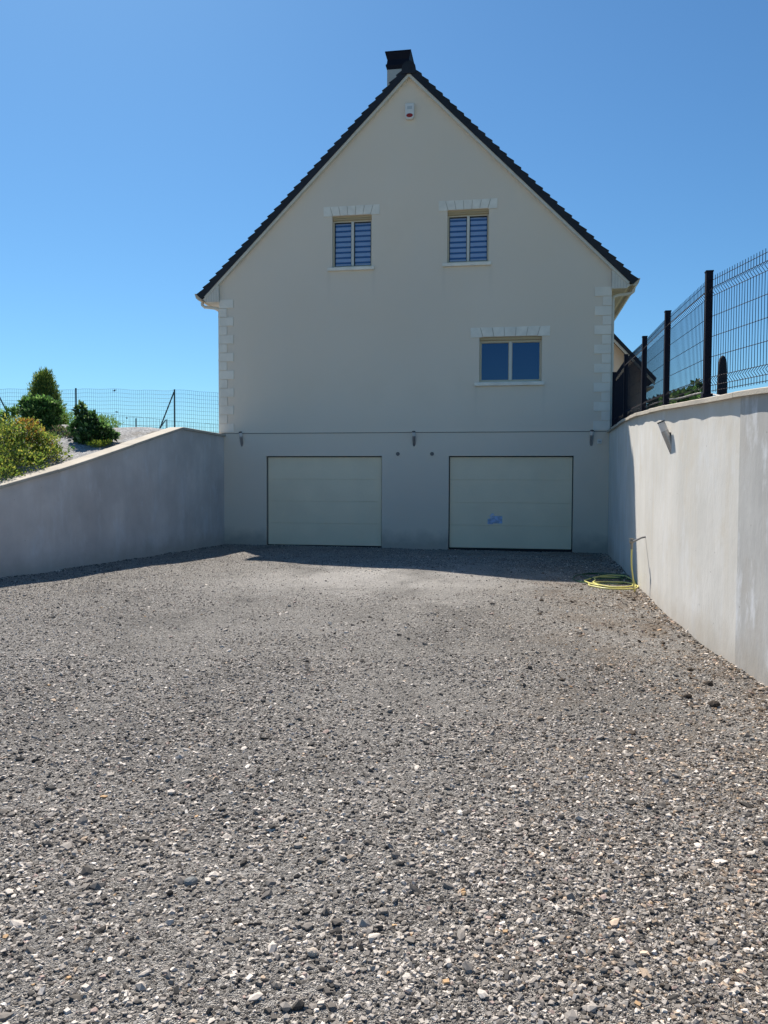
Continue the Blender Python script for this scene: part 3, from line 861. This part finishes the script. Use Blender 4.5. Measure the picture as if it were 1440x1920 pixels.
# small dark scraps caught in the far fence
for (x, y, z), s_ in (((-3.39, 1.46, 3.72), .05), ((-3.33, 1.46, 3.18), .035), ((-3.05, 1.46, 3.02), .03)):
    q = MB()
    for k in range(5):
        a_ = random.uniform(0, 6.28); dx, dz = math.cos(a_) * s_ * 1.4, math.sin(a_) * s_ * .5
        q.tube([(x, y, z), (x + dx * .6, y - .01, z + dz), (x + dx, y, z + dz * .4)], [.012, .009, .004], 5)
    lab = {3.72: 'dark twig caught near the top edge of the garden mesh fence', 3.18: 'dark twig caught halfway up the garden mesh fence', 3.02: 'tiny dark scrap caught low on the garden mesh fence'}[z]
    tag(q.build('caught_twig', M['darkcover']), lab, 'twig')

# ------------------------------------------------------------------ foliage
def leaves(name, parent, blobs, n, size, cols, aspect=.5, up=.35, shell=.55, jit=.12, m=None):
    """many small folded leaves spread through a set of ellipsoids"""
    vols = np.array([b[3] * b[4] * b[5] for b in blobs]) ** (2 / 3); vols /= vols.sum()
    idx = rng.choice(len(blobs), n, p=vols); B = np.array([b[:6] for b in blobs])[idx]
    d = rng.normal(size=(n, 3)); d /= np.linalg.norm(d, axis=1)[:, None]
    rr = shell + (1 - shell) * rng.random(n) ** .6
    lump = 1 + jit * (np.sin(d[:, 0] * 7 + idx) * np.sin(d[:, 1] * 6 + 2 * idx) + np.sin(d[:, 2] * 9 + idx * 3)) + rng.normal(0, .05, n)
    c = B[:, :3] + d * (rr * lump)[:, None] * B[:, 3:6]
    ax = d * .7 + rng.normal(0, .6, (n, 3)); ax[:, 2] += up; ax /= np.linalg.norm(ax, axis=1)[:, None]
    rnd = rng.normal(size=(n, 3)); sd = np.cross(ax, rnd); sd /= np.linalg.norm(sd, axis=1)[:, None]
    nn = np.cross(ax, sd)
    sz = size * rng.uniform(.6, 1.35, n)
    A = ax * sz[:, None]; S = sd * (sz * aspect / 2)[:, None]; F = nn * (sz * .08)[:, None]
    v = np.stack([c, c + A * .45 + S + F, c + A, c + A * .45 - S + F], 1).reshape(-1, 3)
    f = (np.arange(n)[:, None] * 4 + np.array([[0, 1, 2, 0, 2, 3]])).reshape(-1)
    me = bpy.data.meshes.new(name)
    me.vertices.add(4 * n); me.vertices.foreach_set('co', v.astype(np.float32).ravel())
    me.loops.add(6 * n); me.loops.foreach_set('vertex_index', f.astype(np.int32))
    me.polygons.add(2 * n); me.polygons.foreach_set('loop_start', (np.arange(2 * n) * 3).astype(np.int32))
    me.polygons.foreach_set('use_smooth', [False] * (2 * n)); me.update(calc_edges=True)
    K = np.array([k[:3] for k in cols]); wts = np.array([k[3] for k in cols], float)
    hgt = (c[:, 2] - c[:, 2].min()) / max(np.ptp(c[:, 2]), 1e-3)
    ci = rng.choice(len(K), n, p=wts / wts.sum())
    colr = K[ci] * rng.uniform(.7, 1.3, n)[:, None]
    at = me.color_attributes.new('tint', 'FLOAT_COLOR', 'POINT')
    cc = np.ones((4 * n, 4), np.float32); cc[:, :3] = np.repeat(colr, 4, 0)
    at.data.foreach_set('color', cc.ravel())
    return link(name, me, m or M['leaf'], parent)

def stems(parent, base, tops, r=.012):
    mb = MB()
    for t_ in tops:
        b = Vector(base) + Vector((random.uniform(-.05, .05), random.uniform(-.05, .05), 0)); t_ = Vector(t_)
        mid = b.lerp(t_, .5) + Vector((random.uniform(-.04, .04), random.uniform(-.04, .04), .05))
        mb.tube([b, mid, t_], [r, r * .7, r * .3], 5)
    return mb.build('stem', M['bark'], parent)

def gz(x, y): return float(bed(np.array(x), np.array(y)))
GRN = [(.08, .18, .04, 5), (.13, .26, .06, 4), (.24, .38, .11, 2), (.035, .08, .026, 2)]
# yellow, orange and green bush leaning over the wall
t = thing('bush', 'large yellow green bush with orange tips leaning over the left wall', 'bush', (-1.75, -5.7, gz(-1.75, -5.7)))
YL_ = [(.32, .37, .06, 5), (.21, .30, .05, 6), (.46, .44, .08, 3), (.11, .18, .035, 6), (.055, .10, .028, 4)]
bl1 = [(-1.76, -5.75, 1.80, .85, 1.0, .56), (-1.10, -5.95, 1.68, .42, .55, .28), (-1.08, -5.25, 1.80, .34, .4, .34), (-1.3, -5.0, 2.0, .3, .3, .3), (-1.0, -6.7, 1.46, .36, .5, .26), (-2.3, -5.3, 1.95, .8, .7, .58), (-1.45, -5.3, 2.10, .45, .5, .34), (-1.25, -6.6, 1.55, .45, .6, .34), (-1.75, -5.7, 2.12, .55, .6, .34)]
leaves('foliage', t, bl1, 26000, .047, YL_, .5)
o = leaves('foliage', t, [(-1.42, -5.3, 2.26, .26, .3, .20), (-1.22, -5.1, 2.02, .16, .2, .16)], 1300, .05, [(.45, .22, .04, 4), (.40, .30, .05, 3), (.30, .11, .04, 1.5), (.24, .26, .05, 4)], .5)
o['label'] = 'orange young shoots'
stems(t, (-1.75, -5.7, 1.35), [(-1.2, -5.3, 2.3), (-1.7, -5.8, 2.4), (-2.2, -5.4, 2.3), (-1.2, -6.1, 1.9), (-1.5, -5.2, 2.4), (-.95, -5.5, 1.95)], .02)
# golden conifer
cg = gz(-3.67, -1.2)
t = thing('conifer', 'golden green conical conifer rising behind the round leafy shrub', 'conifer', (-3.67, -1.2, cg))
MB().tube([(-3.67, -1.2, cg - .1), (-3.67, -1.2, 3.55)], [.05, .012], 7).build('trunk', M['bark'], t)
cb = []
for k in range(46):
    z = 2.62 + 1.15 * (k / 45); fr = 1 - (z - 2.62) / 1.25; a_ = k * 2.4; rad = .50 * fr ** .75
    cb.append((-3.67 + math.cos(a_) * rad * .85, -1.2 + math.sin(a_) * rad * .75, z, .11 + .06 * fr, .11 + .06 * fr, .14 + .03 * fr))
leaves('crown', t, cb, 19000, .065, [(.14, .24, .05, 5), (.30, .38, .07, 3), (.07, .13, .03, 6), (.46, .46, .10, 1)], .2, up=1.2, shell=.3, jit=.2)
# round green shrub in front of the conifer
g0 = gz(-2.84, -2.6)
t = thing('shrub', 'dense round green shrub standing in front of the golden conifer', 'shrub', (-2.84, -2.6, g0))
leaves('foliage', t, [(-2.85, -2.6, 2.79, .36, .36, .30), (-2.80, -2.6, 2.52, .32, .34, .30), (-3.10, -2.65, 2.97, .15, .16, .15), (-2.60, -2.6, 2.90, .17, .18, .16), (-2.85, -2.6, 3.0, .22, .22, .12)], 8500, .066, GRN + [(.16, .24, .10, 1)], .62)
stems(t, (-2.84, -2.6, g0 - .05), [(-2.9, -2.6, 3.0), (-3.1, -2.6, 2.9), (-2.6, -2.6, 2.9)], .016)
# leafy shrub in front of the fence
g0 = gz(-1.45, -3.3)
g0 = gz(-1.12, -3.8)
t = thing('shrub', 'dark broad leaved shrub growing out of pale grit near the sloping coping', 'shrub', (-1.12, -3.8, g0))
leaves('foliage', t, [(-1.08, -3.8, 2.26, .22, .22, .22), (-1.25, -3.8, 2.55, .11, .12, .17), (-1.29, -3.8, 2.76, .075, .08, .09), (-.88, -3.75, 2.34, .16, .17, .13), (-.74, -3.7, 2.28, .09, .1, .08), (-1.42, -3.75, 2.42, .09, .1, .10), (-1.08, -3.8, 2.56, .10, .1, .12), (-1.3, -3.75, 2.2, .12, .12, .12)], 2300, .09, [(.05, .115, .035, 5), (.08, .18, .05, 4), (.16, .28, .08, 2), (.03, .06, .02, 3), (.3, .4, .2, .6)], .55, up=.2)
stems(t, (-1.12, -3.8, g0 - .05), [(-1.27, -3.8, 2.7), (-.9, -3.75, 2.4), (-1.1, -3.8, 2.6), (-.76, -3.7, 2.3)], .012)
# bright low mound behind
t = thing('ground_cover_plant', 'bright green fine leaved mound behind the dark broad leaved shrub', 'plant', (-2.7, -1.2, gz(-2.7, -1.2)))
leaves('foliage', t, [(-3.05, -1.3, 2.72, .36, .4, .19), (-2.55, -1.2, 2.70, .40, .35, .20), (-2.22, -1.1, 2.64, .28, .3, .20)], 5200, .055, [(.17, .30, .05, 5), (.11, .21, .04, 4), (.25, .38, .07, 2)], .2, up=1.0)
t = thing('plant', 'low dark tangled plant between the yellow bush and the dark broad leaved shrub', 'plant', (-2.0, -3.3, gz(-2.0, -3.3)))
leaves('foliage', t, [(-2.05, -3.1, 2.34, .32, .25, .12), (-1.75, -3.35, 2.24, .26, .2, .09)], 1300, .07, [(.06, .08, .03, 3), (.12, .10, .05, 2), (.10, .18, .05, 2), (.25, .22, .16, .6)], .35, up=.6)
# small plant at the left frame edge
t = thing('plant', 'small dark leaved plant sticking up behind the yellow bush at the far left', 'plant', (-3.5, -2.6, gz(-3.5, -2.6)))
leaves('foliage', t, [(-3.52, -2.6, 2.80, .17, .15, .08), (-3.75, -2.6, 2.72, .15, .15, .08), (-3.40, -2.6, 2.86, .08, .08, .06)], 420, .085, GRN, .5)
stems(t, (-3.6, -2.6, 2.2), [(-3.5, -2.6, 2.85), (-3.75, -2.6, 2.75)], .01)
# lime tuft by the coping
t = thing('tuft', 'small lime green tuft sprouting beside the coping of the left wall', 'plant', (-.72, -4.15, gz(-.72, -4.15)))
leaves('foliage', t, [(-.78, -4.15, gz(-.78, -4.15) + .05, .14, .14, .05), (-.66, -4.0, gz(-.66, -4.0) + .05, .08, .1, .04)], 420, .055, [(.30, .36, .04, 3), (.18, .26, .04, 2)], .3, up=.9)
# seedlings dotted in the grit
for i, (x, y, s_, lab) in enumerate([(-1.15, -4.35, .05, 'tiny weed in the pale grit below the dark shrub'), (-.9, -3.2, .06, 'tiny weed in the grit to the right of the dark shrub')]):
    t = thing('seedling', lab, 'weed', (x, y, gz(x, y)))
    leaves('foliage', t, [(x, y, gz(x, y) + s_ * .5, s_ * 1.4, s_, s_ * .6)], 45, .04, GRN, .4)
# pale rubble between the shrubs
rocksp = [(-1.95, -3.15, .075), (-1.80, -3.3, .055), (-2.08, -3.0, .05), (-1.68, -3.5, .05), (-1.88, -2.95, .06), (-1.55, -3.75, .045)]
def rock_mesh(name, c, s, m, parent=None, flat=.6, sub=2, seed=0):
    bm = bmesh.new(); bmesh.ops.create_icosphere(bm, subdivisions=sub, radius=1)
    r_ = random.Random(seed); off = [Vector((r_.gauss(0, 1), r_.gauss(0, 1), r_.gauss(0, 1))).normalized() for _ in range(9)]
    for v in bm.verts:
        d = v.co.normalized(); k = 1
        for q in off: k -= .30 * max(0, d.dot(q) - .62)
        v.co = d * k
        v.co = Vector((v.co.x * s, v.co.y * s * .85, v.co.z * s * flat))
    bmesh.ops.rotate(bm, verts=bm.verts, matrix=Matrix.Rotation(r_.uniform(0, 6.28), 3, 'Z'))
    me = bpy.data.meshes.new(name); bm.to_mesh(me); bm.free()
    o = link(name, me, m, parent); o.location = c; return o
M['rubble'] = mat('pale_rubble', (.42, .38, .34), .9, .6, 40, .3, 8)
RL = ['largest pale stone at the foot of the dark shrub', 'pale stone just right of the largest one by the dark shrub', 'leftmost pale stone between the two green shrubs', 'pale stone closest to the trunk of the dark shrub', 'pale stone behind the largest one between the shrubs', 'lowest small pale stone in the grit by the dark shrub']
for i, (x, y, s_) in enumerate(rocksp):
    o = rock_mesh('garden_stone', (x, y, gz(x, y) + s_ * .3), s_, M['rubble'], seed=i + 3, flat=.7)
    tag(o, RL[i], 'stone', 'pale stones between the garden shrubs')

# vines behind the right fence
def rz(x, y): return float(rterr(np.array(x), np.array(y)))
VG = [(.06, .13, .035, 4), (.09, .19, .05, 3), (.035, .075, .025, 4), (.2, .26, .1, .6)]
t = thing('hedge', 'low dark green hedge behind the black fence near the grey gabled house', 'hedge', (9.7, -2.8, rz(9.7, -2.8)))
leaves('foliage', t, [(9.35, -2.9, 2.62, .28, .9, .30), (9.55, -1.6, 2.75, .35, .9, .34), (9.2, -4.2, 2.6, .25, .6, .24), (9.9, -.4, 2.9, .4, .8, .35)], 6000, .075, VG, .6)
t = thing('climbing_plant', 'loose climbing vine with broad leaves beside the tall fence post', 'vine', (8.95, -6.4, rz(8.95, -6.4)))
leaves('foliage', t, [(8.92, -6.9, 2.52, .09, .25, .09), (8.95, -6.2, 2.60, .07, .16, .07), (9.0, -6.75, 2.67, .05, .09, .06), (9.0, -5.9, 2.58, .08, .25, .11), (8.95, -7.3, 2.47, .07, .2, .08)], 1100, .075, VG, .7)
stems(t, (8.95, -6.6, 2.3), [(8.95, -6.9, 2.6), (9, -6.2, 2.66), (9, -6.75, 2.74), (9, -5.8, 2.66)], .008)

# ------------------------------------------------------------------ gabled neighbour house
nb = thing('house', 'smaller cream gabled house partly hidden behind the black mesh fence', 'house', (9, 12, 2.4))
nX, nZ, ns = 9.0, 7.72, 1.09
def nz(x): return nZ - ns * abs(x - nX)
MB().prism([(6.8, 1.5), (11.2, 1.5), (11.2, nz(11.2) - .02), (nX, nZ - .02), (6.8, nz(6.8) - .02)], 12, 20).build('wall', M['render'], nb)
for sg in (-1, 1):
    r_ = MB(); xe = nX + sg * 2.56
    r_.prism([(nX, nZ), (xe, nz(xe)), (xe + sg * .05, nz(xe) + .13), (nX, nZ + .17)], 11.5, 20.2)
    r_.build('roof_slope', M['tile'], nb)
    r_ = MB(); r_.prism([(nX, nZ - .12), (xe, nz(xe) - .12), (xe, nz(xe) - .004), (nX, nZ - .004)], 11.52 - .004 * sg, 11.56 - .004 * sg); r_.build('verge_board', M['soffit'], nb)
    r_ = MB(); r_.box((min(xe - sg * .30, xe - sg * .02), 11.57, nz(xe) - .20), (max(xe - sg * .30, xe - sg * .02), 20, nz(xe) - .14)); r_.build('gutter', M['pvc'], nb)
r_ = MB(); r_.tube([(nX, 11.45, nZ + .12), (nX, 20.2, nZ + .12)], .12, 10); r_.build('ridge_tiles', M['tile'], nb)

# ------------------------------------------------------------------ far tree tops beyond the left garden
FT = [(-44, 62, 5.9, 2.4, 'clump of far trees left of the green far fence post'), (-38.5, 62, 6.0, 1.7, 'far tree top between the two green fences'), (-33, 62, 5.7, 2.0, 'far tree top nearest the corner brace of the fence'), (-25.6, 62, 5.6, .9, 'tiny far tree top beside the left corner of the big house')]
for x, y, z, w, lab in FT:
    t = thing('tree', lab, 'tree', (x, y, 2), 'far trees beyond the garden')
    MB().tube([(x, y, 1), (x, y, z - .3)], [.2, .08], 6).build('trunk', M['bark'], t)
    leaves('crown', t, [(x, y, z - .9, w, 1.2, .95), (x + w * .6, y, z - 1.1, w * .6, 1, .8), (x - w * .6, y, z - 1.2, w * .6, 1, .8)], 2600, .22, [(.03, .06, .03, 3), (.05, .08, .035, 2)], .7)

# ------------------------------------------------------------------ tap and hose
bxw = float(xr(-7.6))
tp = thing('water_tap', 'grey pipe tap sticking out of the right concrete wall above the hose', 'tap', (bxw, -7.6, .79))
MB().tube([(bxw + .03, -7.60, .80), (bxw - .05, -7.62, .785), (bxw - .11, -7.68, .762), (bxw - .17, -7.74, .742)], [.011, .011, .012, .013], 8).build('pipe', M['pipe'], tp, smooth=True)
q = MB(); hx, hy = bxw - .175, -7.745
q.tube([(hx + .01, hy, .745), (hx - .03, hy, .738)], .02, 10); q.tube([(hx - .005, hy, .75), (hx - .005, hy, .655)], .0155, 10)
q.box((hx - .035, hy - .012, .772), (hx + .025, hy + .012, .782)); q.tube([(hx - .005, hy, .745), (hx - .005, hy, .775)], .007, 8)
q.build('tap_body', M['brass'], tp)
def hz(x, y): return float(h(x, y))
hose = thing('garden_hose', 'yellow garden hose hanging from the tap and coiled on the gravel', 'hose', (8.0, -7.2, .1))
vert = [(hx - .005, hy, .66), (hx + .0, hy + .01, .45), (hx + .03, hy + .04, .25), (hx + .05, hy + .1, .14)]
coil = []
def loop(cx, cy, rx, ry, a0, a1, z, n=10, rot=0.0, wob=0.02):
    out = []
    for i in range(n + 1):
        a_ = a0 + (a1 - a0) * i / n
        x = cx + rx * math.cos(a_) * math.cos(rot) - ry * math.sin(a_) * math.sin(rot) + random.uniform(-wob, wob)
        y = cy + rx * math.cos(a_) * math.sin(rot) + ry * math.sin(a_) * math.cos(rot) + random.uniform(-wob, wob)
        out.append((x, y, hz(x, y) + z))
    return out
c1 = loop(7.97, -7.05, .30, .36, .2, -math.pi * 2 + .2, .014, 16, .05, .03)
c2 = loop(8.02, -6.70, .26, .62, .1, -math.pi * 2 - .2, .026, 16, -.08, .03)
c3 = loop(7.96, -6.75, .31, .52, .0, -math.pi * 1.75, .018, 14, .1, .03)
hp = spline(vert + [(8.19, -7.35, hz(8.19, -7.35) + .03)] + c1 + c2 + c3, 6)
mb = MB(); mb.tube(hp, .0095, 8); mb.build('hose_coil', M['hose'], hose, smooth=True)
thin = thing('shaded_hose_loops', 'loops of the yellow hose on the shaded gravel, their shade painted dark green', 'hose', (7.8, -6.2, .1))  # back loops of the same hose, shade painted on as dark green
g1 = loop(7.88, -6.35, .34, .60, -.6, -math.pi * 2 - .3, .014, 16, .1, .03) + loop(7.95, -6.1, .28, .38, -.3, -math.pi * 2, .026, 14, .1, .03) + [(8.12, -6.3, .14), (8.16, -6.5, .15), (8.1, -6.7, .14)]
MB().tube(spline(g1, 5), .0065, 6).build('hose_coil', M['shaded_hose'], thin, smooth=True)

# ------------------------------------------------------------------ loose stones over the driveway
ico_bm = bmesh.new(); bmesh.ops.create_icosphere(ico_bm, subdivisions=1, radius=1)
IV = np.array([v.co[:] for v in ico_bm.verts]); IF = np.array([[v.index for v in f.verts] for f in ico_bm.faces]); ico_bm.free()
OV = np.array([(1, 0, 0), (-1, 0, 0), (0, 1, 0), (0, -1, 0), (0, 0, 1), (0, 0, -.5)], float)
OF = np.array([(0, 2, 4), (2, 1, 4), (1, 3, 4), (3, 0, 4), (2, 0, 5), (1, 2, 5), (3, 1, 5), (0, 3, 5)])

BV = np.array([(x, y, z) for z in (-.75, .75) for x, y in ((-.8, -.8), (.8, -.8), (.8, .8), (-.8, .8))], float)
BV[4:, :2] *= .72
BF = np.array([(0, 2, 1), (0, 3, 2), (4, 5, 6), (4, 6, 7), (0, 1, 5), (0, 5, 4), (1, 2, 6), (1, 6, 5), (2, 3, 7), (2, 7, 6), (3, 0, 4), (3, 4, 7)])

WV = rng.normal(size=(14, 2)) * np.array([[.55], [.7], [.9], [1.1], [1.4], [1.8], [2.3], [2.9], [3.6], [4.5], [.4], [.6], [5.5], [6.5]]); WPH = rng.uniform(0, 6.28, 14)
def field(x, y):
    """organic patchiness between 0 and 1"""
    xw = x + .5 * np.sin(y * 1.1 + 1) + .25 * np.sin(y * 2.7); yw = y + .5 * np.sin(x * 1.3 + 2) + .2 * np.sin(x * 3.1)
    f = sum(np.sin(xw * WV[k, 0] + yw * WV[k, 1] + WPH[k]) / (1 + .18 * k) for k in range(14))
    return np.clip(.5 + .16 * f, 0, 1)
DD = [1.4, 2.2, 3.2, 4.5, 6, 8, 11, 14, 19]; DN = [15500, 14500, 9500, 5600, 3200, 1800, 1000, 600, 320]
SMIN = [.003, .003, .0035, .004, .005, .006, .007, .008, .010]; SMAX = [.0132, .0132, .0135, .0138, .0142, .015, .016, .017, .019]
def scatter(d0, d1, n, part=1.0):
    d = np.sqrt(rng.uniform(d0 ** 2, d1 ** 2, n)); w = rng.uniform(-1, 1, n) * (.62 * d + .6)
    area = .62 * (d1 ** 2 - d0 ** 2) + 1.2 * (d1 - d0)
    x = CAM.x - math.sin(YAW) * d + math.cos(YAW) * w; y = CAM.y + math.cos(YAW) * d + math.sin(YAW) * w
    keep = np.exp(np.interp(d, DD, np.log(DN))) * part / (n / area)
    pale = np.exp(-(((x - 4.8) / 2.7) ** 2 + ((y + 6.6) / 1.7) ** 2) ** 1.3)
    tracks = np.exp(-((x - 4.0 + .25 * np.sin(y * .5)) / .38) ** 2) + np.exp(-((x - 6.0 + .25 * np.sin(y * .5 + .4)) / .38) ** 2)
    keep = keep * (.50 + .50 * sm((field(x, y) - .25) / .45)) * (1 - .9 * pale) * (1 - .35 * tracks * (y > -15))
    ok = (rng.random(n) < keep) & (x < xr(np.clip(y, -19.4, .4)) - .005) & (x > xl(np.clip(y, -13.4, 0)) + .005) & (y < -.03)
    x, y, d = x[ok], y[ok], d[ok]
    a_, b_ = np.interp(d, DD, SMIN), np.interp(d, DD, SMAX)
    return x, y, a_ + (b_ - a_) * rng.random(len(x)) ** 3.1

PAL = np.array([(.045, .042, .039), (.105, .098, .09), (.20, .188, .175), (.31, .294, .276), (.43, .408, .38), (.56, .53, .495), (.70, .665, .62), (.44, .36, .28), (.50, .34, .19), (.34, .27, .25), (.72, .70, .66)])
PW = np.array([10, 16, 19, 18, 13, 8, 4.0, 1.0, .22, 1.6, .45]); PW = PW / PW.sum()
def stones(x, y, s, V, F):
    n = len(x); nv, nf = len(V), len(F)
    P = np.repeat(V[None], n, 0) * rng.uniform(.62, 1.3, (n, nv, 1))
    P *= np.stack([rng.uniform(.8, 1.35, n), rng.uniform(.6, 1.0, n), rng.uniform(.30, .72, n)], 1)[:, None, :]
    tl = rng.normal(0, .38, n); a = rng.uniform(0, 2 * np.pi, n)
    ct_, st_ = np.cos(tl)[:, None], np.sin(tl)[:, None]
    X, Y, Z = P[..., 0], P[..., 1], P[..., 2]
    X, Z = X * ct_ - Z * st_, X * st_ + Z * ct_
    ca, sa = np.cos(a)[:, None], np.sin(a)[:, None]
    X, Y = X * ca - Y * sa, X * sa + Y * ca
    s_ = s[:, None]
    P = np.stack([X * s_ + x[:, None], Y * s_ + y[:, None], Z * s_ + (h(x, y) + s * rng.uniform(-.1, .3, n))[:, None]], -1)
    Fx = (F[None] + (np.arange(n) * nv)[:, None, None]).reshape(-1, 3)
    col = PAL[rng.choice(len(PAL), n, p=PW)] * np.array([1.09, 1.02, .95]) * rng.uniform(.9, 1.4, n)[:, None]
    brown = (x > 6.4) & (rng.random(n) < .30 * np.clip((x - 6.4) / 1.4, 0, 1))
    col[brown] = col[brown] * np.array([1.0, .86, .72])
    return P.reshape(-1, 3), Fx, np.repeat(col, nv, 0)
sets = []
for d0, d1, n, part, V, F in ((1.5, 3.4, 150000, .62, BV, BF), (1.5, 3.4, 95000, .38, IV, IF), (3.4, 6.5, 180000, .8, BV, BF), (3.4, 6.5, 45000, .2, IV, IF), (6.5, 19, 480000, 1, OV, OF)):
    x, y, s = scatter(d0, d1, n, part); sets.append(stones(x, y, s, V, F))
x, y, s = scatter(1.6, 12, 9000, .012); sets.append(stones(x, y, s * 0 + rng.uniform(.013, .026, len(s)), IV, IF))
# a few darker clods gathered near the right wall
n = 130; yy = rng.uniform(-13, -5.5, n); xx = xr(yy) - .05 - np.abs(rng.normal(0, .5, n)); ss = rng.uniform(.012, .03, n)
P_, F_, C_ = stones(xx, yy, ss, IV, IF); C_ = C_ * 0 + np.array((.10, .07, .045)) * rng.uniform(.6, 1.5, (len(C_) // 12, 1)).repeat(12, 0); sets.append((P_, F_, C_))
n = 2600; yy = rng.uniform(-13, -.05, n); side = rng.random(n) < .5
xx = np.where(side, xr(yy) - np.abs(rng.normal(0, .07, n)) - .008, xl(yy) + np.abs(rng.normal(0, .07, n)) + .008); sets.append(stones(xx, yy, rng.uniform(.006, .02, n), IV, IF))
n = 900; xx = rng.uniform(.15, 8.6, n); yy = -np.abs(rng.normal(0, .05, n)) - .012; sets.append(stones(xx, yy, rng.uniform(.006, .018, n), IV, IF))
# dry leaf crumbs along the foot of the right wall
n = 420; yy = rng.uniform(-12.5, -5.8, n); xx = xr(yy) - .03 - np.abs(rng.normal(0, .45, n)); P_, F_, C_ = stones(xx, yy, rng.uniform(.008, .018, n), OV, OF)
C_ = C_ * 0 + np.array((.20, .125, .07)) * rng.uniform(.4, 1.5, (len(C_) // 6, 1)).repeat(6, 0); sets.append((P_, F_, C_))
off = 0; Vs = []; Fs = []; Cs = []
for a_, b_, c_ in sets:
    Vs.append(a_); Fs.append(b_ + off); Cs.append(c_); off += len(a_)
Vs = np.concatenate(Vs); Fs = np.concatenate(Fs); Cs = np.concatenate(Cs)
me = bpy.data.meshes.new('gravel_stones')
me.vertices.add(len(Vs)); me.vertices.foreach_set('co', Vs.astype(np.float32).ravel())
me.loops.add(len(Fs) * 3); me.loops.foreach_set('vertex_index', Fs.astype(np.int32).ravel())
me.polygons.add(len(Fs)); me.polygons.foreach_set('loop_start', (np.arange(len(Fs)) * 3).astype(np.int32))
me.polygons.foreach_set('use_smooth', np.zeros(len(Fs), bool)); me.update(calc_edges=True)
at = me.color_attributes.new('tint', 'FLOAT_COLOR', 'POINT')
cc = np.ones((len(Vs), 4), np.float32); cc[:, :3] = Cs; at.data.foreach_set('color', cc.ravel())
o = link('gravel_stones', me, M['pebble'])
tag(o, 'loose grey crushed stones covering the driveway', 'gravel', kind='stuff')
print('stones faces', len(Fs))

# single stones that stand out
M['greystone'] = mat('mid_grey_stone', (.20, .205, .20), .8, .5, 60, .2, 30)
M['tanstone'] = mat('pale_tan_stone', (.50, .42, .34), .85, .5, 60, .2, 30)
M['clod'] = mat('dark_soil_clod', (.055, .042, .032), .95, .8, 50, .4, 30)
for (x, y, s_, m_, lab, cat) in [
    (5.53, -14.83, .028, 'greystone', 'rounded grey stone, the biggest in the lower left gravel', 'stone'),
    (6.08, -15.18, .022, 'tanstone', 'pale tan stone lying in the near gravel at the bottom', 'stone'),
    (8.00, -12.10, .042, 'clod', 'largest dark soil clod on the gravel near the right wall', 'clod'),
    (7.87, -11.93, .034, 'clod', 'dark soil clod left of the largest one near the right wall', 'clod'),
    (8.09, -11.57, .034, 'clod', 'dark soil clod farthest from the camera of the three near the right wall', 'clod')]:
    o = rock_mesh('stone' if cat == 'stone' else 'soil_clod', (x, y, hz(x, y) + s_ * .3), s_, M[m_], seed=int(x * 100), flat=.65)
    tag(o, lab, cat)
